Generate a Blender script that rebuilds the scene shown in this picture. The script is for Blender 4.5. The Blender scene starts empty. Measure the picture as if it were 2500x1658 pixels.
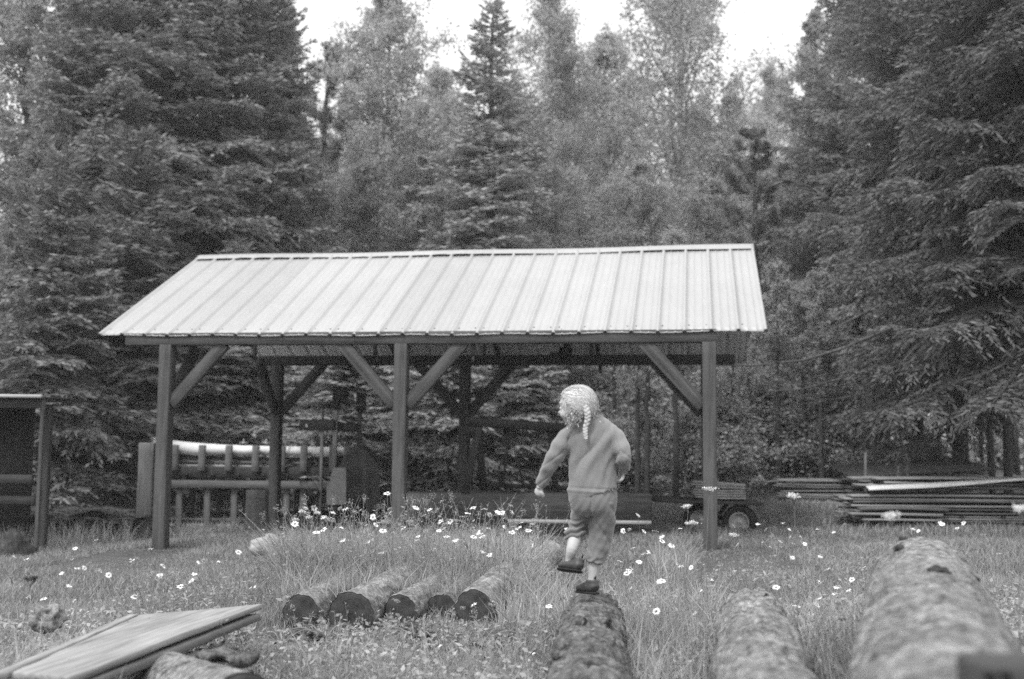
import bpy, bmesh, math, random
import numpy as np
from mathutils import Vector, Matrix, noise as mnoise

# ------------------------------------------------------------------ camera, sky, sun, exposure
S = bpy.context.scene
C = S.collection
PW, PH, FPX = 2500.0, 1658.0, 2607.8          # photograph size and focal length in its pixels
PITCH, ROLL, CAMH = 0.0909, 0.0096, 1.344
R_ = Vector((1, 0, 0)); F_ = Vector((0, math.cos(PITCH), math.sin(PITCH))); U_ = Vector((0, -math.sin(PITCH), math.cos(PITCH)))
RIGHT = R_ * math.cos(ROLL) + U_ * math.sin(ROLL)
UP = U_ * math.cos(ROLL) - R_ * math.sin(ROLL)
cd = bpy.data.cameras.new('camera'); cam = bpy.data.objects.new('camera', cd); C.objects.link(cam)
M3 = Matrix((RIGHT, UP, -F_)).transposed()
cam.matrix_world = Matrix.Translation((0, 0, CAMH)) @ M3.to_4x4()
cd.sensor_width = 36; cd.lens = 36 * FPX / PW; cd.clip_start = .05; cd.clip_end = 2000
cd.dof.use_dof = True; cd.dof.focus_distance = 6.9; cd.dof.aperture_fstop = 1.7
S.camera = cam

SUN_EL, SUN_AZ = math.radians(55), math.radians(217)   # azimuth clockwise from +Y (behind the camera, a little left)
w = bpy.data.worlds.new('World'); S.world = w; w.use_nodes = True
nt = w.node_tree; nt.nodes.clear()
sky = nt.nodes.new('ShaderNodeTexSky'); sky.sky_type = 'NISHITA'; sky.sun_disc = False
sky.sun_elevation = SUN_EL; sky.sun_rotation = SUN_AZ
sky.air_density = 1.0; sky.dust_density = 6.0; sky.ozone_density = 1.0
bw = nt.nodes.new('ShaderNodeRGBToBW')                  # black and white film: no colour in the light
# overcast: most of the light is even cloud, brighter overhead than at the horizon
mx = nt.nodes.new('ShaderNodeMix'); mx.data_type = 'FLOAT'; mx.inputs[0].default_value = .8
wc = nt.nodes.new('ShaderNodeTexCoord'); wx = nt.nodes.new('ShaderNodeSeparateXYZ'); wr = nt.nodes.new('ShaderNodeMapRange')
wr.inputs['From Min'].default_value = 0; wr.inputs['From Max'].default_value = 1; wr.inputs['To Min'].default_value = 7.0; wr.inputs['To Max'].default_value = 15.0
nt.links.new(wc.outputs['Generated'], wx.inputs[0]); nt.links.new(wx.outputs['Z'], wr.inputs['Value']); nt.links.new(wr.outputs[0], mx.inputs[3])
bg = nt.nodes.new('ShaderNodeBackground'); bg.inputs[1].default_value = .10
out = nt.nodes.new('ShaderNodeOutputWorld')
nt.links.new(sky.outputs[0], bw.inputs[0]); nt.links.new(bw.outputs[0], mx.inputs[2])
nt.links.new(mx.outputs[0], bg.inputs[0]); nt.links.new(bg.outputs[0], out.inputs[0])
ld = bpy.data.lights.new('sun', 'SUN'); ld.energy = 1.9; ld.angle = math.radians(14); ld.color = (1, 1, 1)
sun = bpy.data.objects.new('sun', ld); C.objects.link(sun)
sd = Vector((math.sin(SUN_AZ) * math.cos(SUN_EL), math.cos(SUN_AZ) * math.cos(SUN_EL), math.sin(SUN_EL)))
sun.rotation_euler = sd.to_track_quat('Z', 'Y').to_euler(); sun.location = (0, -5, 30)
S.view_settings.view_transform = 'Standard'; S.view_settings.look = 'None'
S.view_settings.exposure = 0.7; S.view_settings.gamma = 1
S.render.engine = 'CYCLES'
S.cycles.use_denoising = False                          # leave the renderer's own grain, the photograph is grainy film
S.cycles.max_bounces = 6; S.cycles.diffuse_bounces = 3; S.cycles.glossy_bounces = 2; S.cycles.transmission_bounces = 3
S.cycles.transparent_max_bounces = 8; S.cycles.caustics_reflective = False; S.cycles.caustics_refractive = False
S.render.film_transparent = False

# ------------------------------------------------------------------ helpers
def at(px, py, d):
    """world point seen at photograph pixel (px,py), at distance d along +Y"""
    r = RIGHT * ((px - PW / 2) / FPX) + UP * ((PH / 2 - py) / FPX) + F_
    return Vector((0, 0, CAMH)) + r * (d / r.y)
def ss(a, b, v):
    t = np.clip((np.asarray(v, float) - a) / (b - a), 0, 1); return t * t * (3 - 2 * t)
def gz(x, y):
    """height of the ground"""
    x = np.asarray(x, float); y = np.asarray(y, float)
    z = .03 + .027 * np.clip(x, -7, 5)
    z = z * ss(4, 12, y) + (1 - ss(4, 12, y)) * (.10 + .02 * np.clip(x, -3, 3))
    z = z + .09 * (1 - ss(4.5, 9.5, y))
    z = z + .16 * ss(.9, 1.7, x) * (1 - ss(4.6, 6.5, y))
    z = z + ss(15, 21, y) * (.03 + .02 * np.clip(x, 0, 5)) - .26 * ss(14.5, 19, y) * (1 - ss(-2.5, 1.0, x))
    z = z + .02 * np.sin(1.3 * x + .4 * y) * np.sin(.9 * y + 1) + .012 * np.sin(3.1 * x) * np.sin(2.7 * y)
    return z
def gzf(x, y): return float(gz(x, y))
def gx(px, d): return at(px, 1100, d).x

def mesh_np(name, V, Q=None, T=None, mat=None, smooth=False):
    me = bpy.data.meshes.new(name)
    V = np.asarray(V, np.float32).reshape(-1, 3)
    q = np.zeros((0, 4), np.int32) if Q is None or len(Q) == 0 else np.asarray(Q, np.int32)
    t = np.zeros((0, 3), np.int32) if T is None or len(T) == 0 else np.asarray(T, np.int32)
    me.vertices.add(len(V)); me.vertices.foreach_set('co', V.ravel())
    nl = q.size + t.size
    me.loops.add(nl); me.loops.foreach_set('vertex_index', np.concatenate([q.ravel(), t.ravel()]))
    me.polygons.add(len(q) + len(t))
    st = np.concatenate([np.arange(len(q)) * 4, q.size + np.arange(len(t)) * 3]).astype(np.int32)
    me.polygons.foreach_set('loop_start', st)
    if smooth: me.polygons.foreach_set('use_smooth', np.ones(len(q) + len(t), bool))
    me.update(calc_edges=True)
    if mat: me.materials.append(mat)
    return me
def link(name, me, parent=None):
    o = bpy.data.objects.new(name, me); C.objects.link(o)
    if parent: setparent(o, parent)
    return o
def wm(o):
    return ((wm(o.parent) @ o.matrix_parent_inverse) if o.parent else Matrix.Identity(4)) @ o.matrix_basis
def setparent(o, p):
    o.parent = p; o.matrix_parent_inverse = wm(p).inverted()
def thing(name, label, cat, loc=(0, 0, 0), group=None):
    o = bpy.data.objects.new(name, None); C.objects.link(o); o.location = loc; o.empty_display_size = .1
    return tag(o, label, cat, group)
def tag(o, label, cat, group=None):
    o['label'] = label; o['category'] = cat
    if group: o['group'] = group
    return o
def struct(o, kind='structure'):
    o['kind'] = kind; return o
def copy_tree(src, parent=None):
    c = src.copy(); C.objects.link(c)
    if parent: c.parent = parent
    for ch in src.children: copy_tree(ch, c)
    return c

class MB:
    """collects boxes, bars, tubes into one mesh"""
    def __init__(s): s.V = []; s.Q = []; s.T = []; s.n = 0
    def add(s, V, Q=(), T=()):
        V = np.asarray(V, float).reshape(-1, 3); s.V.append(V)
        if len(Q): s.Q.append(np.asarray(Q, int) + s.n)
        if len(T): s.T.append(np.asarray(T, int) + s.n)
        s.n += len(V); return s
    def box(s, c, size, M=None):
        h = np.array(size) / 2
        P = np.array([[x, y, z] for x in (-1, 1) for y in (-1, 1) for z in (-1, 1)]) * h
        if M is not None: P = P @ np.array(M.to_3x3()).T
        P = P + np.array(c)
        return s.add(P, [[0, 1, 3, 2], [4, 6, 7, 5], [0, 4, 5, 1], [2, 3, 7, 6], [0, 2, 6, 4], [1, 5, 7, 3]])
    def bar(s, p0, p1, w, h, up=(0, 0, 1)):
        p0 = Vector(p0); p1 = Vector(p1); x = (p1 - p0); L = x.length; x.normalize()
        u = Vector(up); y = u.cross(x)
        if y.length < 1e-4: y = Vector((0, 1, 0)).cross(x)
        y.normalize(); z = x.cross(y)
        return s.box((p0 + p1) / 2, (L, w, h), Matrix((x, y, z)).transposed())
    def tube(s, pts, rad, n=8, cap=True):
        pts = [Vector(p) for p in pts]; k = len(pts)
        rad = [rad] * k if np.isscalar(rad) else rad
        V = []; a = None
        for i, p in enumerate(pts):
            t = (pts[min(i + 1, k - 1)] - pts[max(i - 1, 0)]).normalized()
            if a is None:
                a = Vector((0, 0, 1)).cross(t)
                if a.length < .1: a = Vector((1, 0, 0)).cross(t)
            a = (a - t * a.dot(t)).normalized(); b = t.cross(a)
            for j in range(n):
                th = 2 * math.pi * j / n
                V.append(p + (a * math.cos(th) + b * math.sin(th)) * rad[i])
        Q = [[i * n + j, i * n + (j + 1) % n, (i + 1) * n + (j + 1) % n, (i + 1) * n + j] for i in range(k - 1) for j in range(n)]
        T = []
        if cap:
            V.append(pts[0]); V.append(pts[-1]); c0 = k * n; c1 = c0 + 1
            T = [[c0, (j + 1) % n, j] for j in range(n)] + [[c1, (k - 1) * n + j, (k - 1) * n + (j + 1) % n] for j in range(n)]
        return s.add([list(v) for v in V], Q, T)
    def arrays(s):
        V = np.concatenate(s.V); Q = np.concatenate(s.Q) if s.Q else None; T = np.concatenate(s.T) if s.T else None
        return V, Q, T
    def build(s, name, mat, parent=None, smooth=False, bevel=0):
        V, Q, T = s.arrays(); o = link(name, mesh_np(name, V, Q, T, mat, smooth), parent)
        if bevel:
            m = o.modifiers.new('bevel', 'BEVEL'); m.width = bevel; m.segments = 2; m.limit_method = 'ANGLE'
        return o

def beam(name, p0, p1, w, h, mat, parent=None, up=(0, 0, 1), bevel=.006, bow=0.0):
    """timber: box along its own X so that the grain follows it"""
    p0 = Vector(p0); p1 = Vector(p1); x = p1 - p0; L = x.length; x.normalize()
    u = Vector(up); y = u.cross(x)
    if y.length < 1e-4: y = Vector((0, 1, 0)).cross(x)
    y.normalize(); z = x.cross(y)
    n = max(2, int(L / .15))
    V = []
    rr = random.Random(hash((round(p0.x, 3), round(p0.y, 3), round(p0.z, 3), round(L, 3))) & 0xffff)
    for i in range(n + 1):
        t = i / n
        k = 1 + rr.uniform(-.012, .012)
        for a, b in ((-1, -1), (1, -1), (1, 1), (-1, 1)):
            V.append(((t - .5) * L, a * w / 2 * k, b * h / 2 * k + bow * math.sin(math.pi * t)))
    Q = [[i * 4 + j, i * 4 + (j + 1) % 4, (i + 1) * 4 + (j + 1) % 4, (i + 1) * 4 + j] for i in range(n) for j in range(4)]
    Q = [q[::-1] for q in Q] + [[0, 1, 2, 3], [n * 4 + 3, n * 4 + 2, n * 4 + 1, n * 4]]
    o = link(name, mesh_np(name, V, Q, None, mat))
    M = Matrix((x, y, z)).transposed().to_4x4(); M.translation = (p0 + p1) / 2
    if parent: setparent(o, parent)
    o.matrix_basis = M
    if bevel:
        m = o.modifiers.new('bevel', 'BEVEL'); m.width = bevel; m.segments = 1; m.limit_method = 'ANGLE'
    return o

# ------------------------------------------------------------------ materials (all grey: the film is black and white)
MATS = {}
def newmat(name):
    m = bpy.data.materials.new(name); m.use_nodes = True
    t = m.node_tree; t.nodes.clear(); MATS[name] = m
    o = t.nodes.new('ShaderNodeOutputMaterial'); return m, t, o
def N(t, typ, **kw):
    n = t.nodes.new(typ)
    for k, v in kw.items(): setattr(n, k, v)
    return n
def ramp(t, src, stops):
    r = N(t, 'ShaderNodeValToRGB'); e = r.color_ramp.elements
    while len(e) < len(stops): e.new(.5)
    for i, (p, v) in enumerate(stops): e[i].position = p; e[i].color = (v, v, v, 1)
    t.links.new(src, r.inputs[0]); return r.outputs[0]
def coords(t, scale=(1, 1, 1), kind='Object'):
    c = N(t, 'ShaderNodeTexCoord'); m = N(t, 'ShaderNodeMapping'); m.inputs['Scale'].default_value = scale
    t.links.new(c.outputs[kind], m.inputs[0]); return m.outputs[0]
def noise(t, vec, scale, detail=4, rough=.6, dist=0):
    n = N(t, 'ShaderNodeTexNoise'); n.inputs['Scale'].default_value = scale; n.inputs['Detail'].default_value = detail
    n.inputs['Roughness'].default_value = rough; n.inputs['Distortion'].default_value = dist
    t.links.new(vec, n.inputs['Vector']); return n.outputs[0]
def math_(t, op, a, b=None):
    n = N(t, 'ShaderNodeMath', operation=op)
    for i, v in enumerate((a, b)):
        if v is None: continue
        if isinstance(v, (int, float)): n.inputs[i].default_value = v
        else: t.links.new(v, n.inputs[i])
    return n.outputs[0]
def princ(t, o, col, rough=.8, metal=0, bump=None, bs=.3, bd=.02, spec=.3):
    p = N(t, 'ShaderNodeBsdfPrincipled'); p.inputs['Roughness'].default_value = rough; p.inputs['Metallic'].default_value = metal
    p.inputs['Specular IOR Level'].default_value = spec
    if isinstance(col, (int, float)): p.inputs['Base Color'].default_value = (col, col, col, 1)
    else: t.links.new(col, p.inputs['Base Color'])
    if bump is not None:
        b = N(t, 'ShaderNodeBump'); b.inputs['Strength'].default_value = bs; b.inputs['Distance'].default_value = bd
        t.links.new(bump, b.inputs['Height']); t.links.new(b.outputs[0], p.inputs['Normal'])
    t.links.new(p.outputs[0], o.inputs[0]); return p
def m_leaf(name, lo, hi, trans=.35, rough=.55, spec=.25, clump=.5):
    """leaf or needle: varies from leaf to leaf and, more slowly, from bough to bough"""
    m, t, o = newmat(name)
    g = N(t, 'ShaderNodeNewGeometry')
    n = noise(t, coords(t), clump, 3, .5)
    v = math_(t, 'ADD', math_(t, 'MULTIPLY', g.outputs['Random Per Island'], .55), math_(t, 'MULTIPLY', n, .9))
    col = ramp(t, v, [(.25, lo), (1.05 if False else 1.0, hi)])
    d = N(t, 'ShaderNodeBsdfPrincipled'); d.inputs['Roughness'].default_value = rough; d.inputs['Specular IOR Level'].default_value = spec
    tr = N(t, 'ShaderNodeBsdfTranslucent'); mixs = N(t, 'ShaderNodeMixShader'); mixs.inputs[0].default_value = trans
    t.links.new(col, d.inputs['Base Color']); t.links.new(col, tr.inputs[0])
    t.links.new(d.outputs[0], mixs.inputs[1]); t.links.new(tr.outputs[0], mixs.inputs[2]); t.links.new(mixs.outputs[0], o.inputs[0])
    return m
def m_wood(name, lo, hi, rough=.8, k=1.0, bump=.4):
    m, t, o = newmat(name)
    n1 = noise(t, coords(t, (1.2 * k, 22 * k, 22 * k)), 2.0, 6, .65, .3)
    n2 = noise(t, coords(t, (.8, 1.5, 1.5)), 1.7, 3)
    v = math_(t, 'ADD', math_(t, 'MULTIPLY', n1, .75), math_(t, 'MULTIPLY', n2, .45))
    princ(t, o, ramp(t, v, [(.38, lo), (.8, hi)]), rough, bump=n1, bs=bump, bd=.006)
    return m
def m_bark(name, lo, hi, sc=1.0, bump=.8, spots=True, stretch=(1, 1, 1), spotlevel=.62):
    m, t, o = newmat(name)
    c = coords(t, stretch)
    n1 = noise(t, c, 26 * sc, 10, .72, .4); n2 = noise(t, c, 6 * sc, 6, .65, .8)
    v = math_(t, 'ADD', math_(t, 'MULTIPLY', n1, .72), math_(t, 'MULTIPLY', n2, .42))
    col = ramp(t, v, [(.44, lo), (.58, (lo * .55 + hi * .45)), (.70, hi)])
    if spots:
        s = noise(t, c, 9 * sc, 6, .65, .6)
        f = ramp(t, s, [(spotlevel, 0), (spotlevel + .05, 1)])
        mixc = N(t, 'ShaderNodeMix', data_type='RGBA'); mixc.inputs['B'].default_value = (.02, .02, .02, 1)
        t.links.new(f, mixc.inputs['Factor']); t.links.new(col, mixc.inputs['A']); col = mixc.outputs['Result']
    princ(t, o, col, .95, bump=n1, bs=bump, bd=.02, spec=.1)
    return m
def m_plain(name, col, rough=.6, metal=0, var=.25, sc=8, bump=0, spec=.4):
    m, t, o = newmat(name)
    n = noise(t, coords(t), sc, 5, .6)
    c = ramp(t, n, [(.3, col * (1 - var)), (.7, col * (1 + var))])
    princ(t, o, c, rough, metal, n if bump else None, bump, .01, spec); return m
def m_end(name, lo, hi):
    """sawn log end: rings and radial checks (object coordinates, axis along X)"""
    m, t, o = newmat(name)
    c = N(t, 'ShaderNodeTexCoord')
    wv = N(t, 'ShaderNodeTexWave', wave_type='RINGS', rings_direction='X'); wv.inputs['Scale'].default_value = 22; wv.inputs['Distortion'].default_value = 2.5
    wv.inputs['Detail'].default_value = 3
    t.links.new(c.outputs['Object'], wv.inputs['Vector'])
    n = noise(t, coords(t), 14, 5, .7)
    v = math_(t, 'ADD', math_(t, 'MULTIPLY', wv.outputs['Fac'], .10), math_(t, 'MULTIPLY', n, .92))
    princ(t, o, ramp(t, v, [(.3, lo), (.85, hi)]), .9, bump=v, bs=.15, bd=.003, spec=.1); return m

m_leaf('spruce_needles', .11, .30, .2, .6, .3, .9)
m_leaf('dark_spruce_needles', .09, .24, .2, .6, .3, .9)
m_leaf('pale_spruce_needles', .16, .40, .2, .6, .3, .9)
m_leaf('pine_needles', .09, .22, .15, .6, .3, .7)
m_leaf('poplar_leaves', .22, .52, .5, .45, .4, .5)
m_leaf('maple_leaves', .22, .50, .55, .5, .3, .6)
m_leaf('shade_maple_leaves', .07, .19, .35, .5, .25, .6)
m_leaf('shrub_leaves', .18, .42, .45, .5, .3, .8)
m_leaf('grass_blades', .14, .40, .35, .5, .3, .9)
m_leaf('tall_grass_blades', .18, .48, .35, .5, .3, 1.2)
m_leaf('weed_leaves', .17, .46, .35, .5, .3, 1.2)
m_leaf('fern_fronds', .04, .12, .35, .6, .3, 1.2)
m_leaf('hemlock_sprays', .10, .26, .25, .6, .25, .8)
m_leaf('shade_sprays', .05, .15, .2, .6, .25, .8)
m_leaf('far_leaves', .2, .45, .3, .6, .2, .35)
m_bark('dark_bark', .03, .09, 1.0, .8, False, (1, 1, .25))
m_bark('pale_bark', .16, .42, 1.0, .4, True, (1, 1, .5), .6)
m_bark('grey_bark', .06, .16, 1.0, .6, False, (1, 1, .25))
m_bark('log_bark', .03, .27, 1.2, 1.0, True, (1, 1, 1), .60)
m_bark('mossy_log_bark', .08, .42, 1.3, 1.0, True, (1, 1, 1), .70)
m_bark('pale_log_bark', .05, .46, 1.5, 1.0, True, (1, 1, 1), .64)
m_end('dark_log_end', .018, .10)
m_end('pale_log_end', .02, .09)
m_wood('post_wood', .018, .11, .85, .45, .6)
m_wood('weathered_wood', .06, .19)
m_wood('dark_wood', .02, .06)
m_wood('pale_wood', .22, .46)
m_wood('fresh_wood', .52, .85, .7, 1, .2)
m_wood('plank_wood', .09, .36, .85, .8, .6)
m_wood('lumber_wood', .10, .36)
m_plain('black_steel', .018, .45, .4, .3)
m_plain('grey_steel', .24, .45, .6, .3)
m_plain('dark_paint', .03, .4, 0, .3)
m_plain('panel_paint', .22, .5, 0, .2)
m_plain('rubber', .015, .8, 0, .3)
m_plain('rim_paint', .34, .5, .2, .35)
m_plain('stone', .30, .9, 0, .4, 14, .5)
m_plain('petal_white', .82, .6, 0, .06)
m_plain('yarrow_white', .6, .8, 0, .15)
m_plain('flower_centre', .33, .8, 0, .3, 60)
m_plain('stem_green', .16, .6, 0, .3)
m_plain('dark_seed', .03, .8, 0, .3)
m_plain('tarp_cloth', .055, .75, 0, .5, 6, .3)
m_plain('bright_sheet', .62, .6, 0, .12, 5)

# ------------------------------------------------------------------ foliage generators (numpy)
def unit(v): return v / np.maximum(np.linalg.norm(v, axis=-1, keepdims=True), 1e-9)
def kites(base, d, L, Wd, rng, mid=.45, flat=0.0, side=None):
    """flat kite-shaped leaves / needle twigs. flat -> 1 keeps them near horizontal"""
    n = len(base); d = unit(d)
    if side is None:
        r = rng.normal(size=(n, 3)); r[:, 2] *= (1 - flat) * 1.0
        side = np.cross(d, np.where(flat > 0, np.cross(r, d) * 0 + np.cross(d, np.array([0, 0, 1.0])) * 0, 0) + r)
        if flat > 0:
            h = np.cross(d, np.array([0, 0, 1.0])); h = unit(h + 1e-6)
            side = unit(side) * (1 - flat) + h * flat
    side = unit(side)
    L = np.broadcast_to(L, n)[:, None]; Wd = np.broadcast_to(Wd, n)[:, None]
    V = np.stack([base, base + d * L * mid + side * Wd / 2, base + d * L, base + d * L * mid - side * Wd / 2], 1)
    return V.reshape(-1, 3)
def quads_for(V): return np.arange(len(V)).reshape(-1, 4)
def spruce_bough(L, rng, tw=(.035, .055), hang=.35, step=.085, sec=.5):
    """one bough along +X with drooping side sprays; returns kite verts and axis points"""
    K = 14; s = np.linspace(0, 1, K)
    ax = np.stack([L * s, L * .05 * np.sin(s * 5 + rng.uniform(0, 6)) * s, L * (-hang * .9 * s ** 1.6 + .45 * hang * s ** 4)], 1)
    m = int(L / step) + 4
    t = np.linspace(.12, 1, m) + rng.uniform(-.01, .01, m); t = np.clip(t, 0, 1)
    B = []; D = []; LL = []
    for sgn in (-1, 1):
        base = np.stack([np.interp(t, s, ax[:, i]) for i in range(3)], 1)
        l = (sec * L * (1 - t) ** .8 + .10 + .06 * L * t) * rng.uniform(.55, 1.1, m); l = np.minimum(l, 1.0)
        ang = np.radians(rng.uniform(42, 68, m)) * sgn
        dn = rng.uniform(-.1, .28, m)
        d = unit(np.stack([np.cos(ang), np.sin(ang), -dn], 1))
        k = np.maximum((l / .05).astype(int), 2)
        idx = np.repeat(np.arange(m), k)
        j = np.concatenate([np.arange(a) / a for a in k])
        p = base[idx] + d[idx] * (j * l[idx])[:, None]; p[:, 2] -= .35 * (j * l[idx]) ** 2
        sg = np.where(rng.random(len(idx)) < .5, -1, 1)
        aa = np.radians(rng.uniform(20, 62, len(idx))) * sg
        dx = d[idx, 0] * np.cos(aa) - d[idx, 1] * np.sin(aa); dy = d[idx, 0] * np.sin(aa) + d[idx, 1] * np.cos(aa)
        dd = unit(np.stack([dx, dy, d[idx, 2] - .55 * j * l[idx] + rng.uniform(-.25, .22, len(idx))], 1))
        B.append(p); D.append(dd); LL.append(rng.uniform(.09, .19, len(idx)))
    B = np.concatenate(B); D = np.concatenate(D); LL = np.concatenate(LL)
    V = kites(B, D, LL, rng.uniform(tw[0], tw[1], len(B)), rng, .5, .35)
    return V, ax
def rotz(P, a):
    c, s = math.cos(a), math.sin(a); Q = P.copy(); Q[:, 0] = P[:, 0] * c - P[:, 1] * s; Q[:, 1] = P[:, 0] * s + P[:, 1] * c; return Q
def tilt(P, e):
    c, s = math.cos(e), math.sin(e); Q = P.copy(); Q[:, 0] = P[:, 0] * c - P[:, 2] * s; Q[:, 2] = P[:, 0] * s + P[:, 2] * c; return Q
def trunk_mb(H, r, lean=(0, 0), n=10, seed=0, wob=.02):
    rng = random.Random(seed); mb = MB(); k = 14; pts = []; rad = []
    for i in range(k):
        t = i / (k - 1)
        pts.append((lean[0] * t * H + rng.uniform(-wob, wob) * H * .3 * t, lean[1] * t * H + rng.uniform(-wob, wob) * H * .3 * t, t * H - .15))
        rad.append(r * (1.25 if i == 0 else 1) * (1 - t) ** .85 + .008)
    mb.tube(pts, rad, n); mb.pts = pts; return mb
def spruce(H, R, seed, z0=.05, lv=.27, per=5, power=.8, tw=(.035, .055), top=1.0):
    rng = np.random.default_rng(seed); F = []; tb = trunk_mb(H, .012 * H + .03, seed=seed, wob=.006)
    z = z0 * H
    while z < .985 * H:
        t = z / H
        Lb = R * ((1 - t) ** power) * (.75 + .25 * min(1, t / .12)) + .12
        for k in range(per):
            L = Lb * rng.uniform(.62, 1.15)
            e = math.radians(-6 + 50 * t ** 2.2 + rng.uniform(-9, 9)) if L > .25 else math.radians(50)
            V, ax = spruce_bough(L, rng, tw, hang=.42 * (1 - t) + .05)
            a = rng.uniform(0, 2 * math.pi)
            off = np.array([0, 0, z + rng.uniform(-.1, .1)])
            F.append(rotz(tilt(V, e), a) + off)
            A = rotz(tilt(ax, e), a) + off
            if L > .5: tb.tube([tuple(p) for p in A[::3]], [max(.006, .016 * L * (1 - i / 5)) for i in range(len(A[::3]))], 5, False)
        z += lv * (1 - .35 * t) * rng.uniform(.8, 1.2)
    # leader
    n = 40; b = np.zeros((n, 3)); b[:, 2] = rng.uniform(.95, 1.0, n) * H - .1
    d = rng.normal(size=(n, 3)) * .5; d[:, 2] = 1.2
    F.append(kites(b, d, rng.uniform(.1, .25, n), .035, rng))
    return np.concatenate(F), tb
def leafy(H, seed, crown=(.25, .28), nl=42, sub=9, leaves=34, leaf=(.05, .085), ang=(35, 65), r=None, flat=.0, spread=.16, lean=(0, 0), droop=.0, top=.6):
    """broadleaf tree: trunk, limbs, twigs, leaves clustered along the twigs"""
    rng = np.random.default_rng(seed); z0, Rl = crown
    tb = trunk_mb(H, r or .011 * H + .02, lean, seed=seed, wob=.03)
    tp = np.array(tb.pts); B = []; D = []
    for i in range(nl):
        t = z0 + (1 - z0) * (i + rng.uniform(0, 1)) / nl; t = min(t, .985)
        o = np.array([np.interp(t, np.linspace(0, 1, len(tp)), tp[:, k]) for k in range(3)])
        u = (t - z0) / (1 - z0)
        L = Rl * H * (math.sin(math.pi * min(1, .22 + .78 * u) ** top) ** .8 + .12) * rng.uniform(.6, 1.15)
        az = rng.uniform(0, 2 * math.pi); el = math.radians(90 - rng.uniform(*ang)) + u * .25
        d0 = np.array([math.cos(az) * math.cos(el), math.sin(az) * math.cos(el), math.sin(el)])
        K = 7; P = [o]
        d = d0.copy()
        for k in range(K):
            d = unit(d + rng.normal(size=3) * .13 + np.array([0, 0, .05 - droop])); P.append(P[-1] + d * L / K)
        P = np.array(P)
        tb.tube([tuple(p) for p in P], [max(.005, .011 * L * (1 - k / (K + 1))) for k in range(K + 1)], 5, False)
        for j in range(sub):
            s = rng.uniform(.2, 1.0) if j < sub - 1 else 1.0
            q = np.array([np.interp(s * K, np.arange(K + 1), P[:, k]) for k in range(3)])
            dd = unit(d0 * .5 + rng.normal(size=3) * np.array([.7, .7, .45]) - np.array([0, 0, droop * 2]))
            l = rng.uniform(.25, .6) * (1.15 - .4 * s) * max(.6, min(1.4, L))
            e = q + dd * l
            if leaves > 0: tb.tube([tuple(q), tuple((q + e) / 2 + rng.normal(size=3) * .02), tuple(e)], [.008, .006, .004], 3, False)
            n = int(leaves * rng.uniform(.6, 1.3)); tt = rng.uniform(.1, 1.1, n)
            sp = np.array([spread, spread, spread * (1 - .6 * flat)])
            B.append(q + (e - q) * tt[:, None] + rng.normal(size=(n, 3)) * sp * l * 1.1)
            x = rng.normal(size=(n, 3)); x[:, 2] = x[:, 2] * (1 - flat) - .45; D.append(x + dd * .5)
    B = np.concatenate(B); D = np.concatenate(D)
    Lf = rng.uniform(leaf[0], leaf[1], len(B))
    return kites(B, D, Lf, Lf * rng.uniform(.6, .85, len(B)), rng, .42, flat), tb
def pine(H, seed, R=.22, z0=.2, nl=60, tufts=16, needle=(.09, .15), per=22, wd=.014, up=.3, r=None, droop=0.0):
    """pine: limbs carrying brush-like tufts of long needles"""
    rng = np.random.default_rng(seed); tb = trunk_mb(H, r or .012 * H + .03, seed=seed, wob=.008); B = []; D = []
    for i in range(nl):
        t = z0 + (1 - z0) * ((i // 5) * 5 + rng.uniform(0, 1.2)) / nl; t = min(t, .97)
        L = R * H * ((1 - t) / (1 - z0)) ** .65 * rng.uniform(.65, 1.15) + .25
        az = rng.uniform(0, 2 * math.pi); el = rng.uniform(-.1, .3) + .9 * ((t - z0) / (1 - z0)) ** 2
        d = np.array([math.cos(az) * math.cos(el), math.sin(az) * math.cos(el), math.sin(el)])
        P = [np.array([0, 0, t * H - .15])]; K = 6
        for k in range(K):
            d = unit(d + rng.normal(size=3) * .1 + np.array([0, 0, up * .18 - droop * .12])); P.append(P[-1] + d * L / K)
        P = np.array(P)
        tb.tube([tuple(p) for p in P], [max(.006, .013 * L * (1 - k / (K + 1))) for k in range(K + 1)], 5, False)
        nt_ = int(tufts * (.5 + L / (R * H))) + 3
        for j in range(nt_):
            s = rng.uniform(.35, 1.0) ** .8 if j else 1.0
            q = np.array([np.interp(s * K, np.arange(K + 1), P[:, k]) for k in range(3)])
            sd_ = rng.normal(size=3); sd_[2] *= .35
            td = unit(d * .8 + sd_ * .8 + np.array([0, 0, up]))
            l = rng.uniform(.08, .22) * (1 + .8 * (1 - s)) * max(.5, min(2.0, L))
            e = q + td * l
            tt = rng.uniform(.25, 1.05, per); b = q + (e - q) * tt[:, None]
            x = rng.normal(size=(per, 3)) * .62 + td * .9
            B.append(b); D.append(x)
    # top candle
    n = 60; b = np.zeros((n, 3)); b[:, 2] = H - .15 - rng.uniform(0, .5, n); B.append(b); D.append(rng.normal(size=(n, 3)) * .5 + [0, 0, 1])
    B = np.concatenate(B); D = np.concatenate(D)
    return kites(B, D, rng.uniform(needle[0], needle[1], len(B)), wd * rng.uniform(.8, 1.3, len(B)), rng, .5), tb

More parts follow.
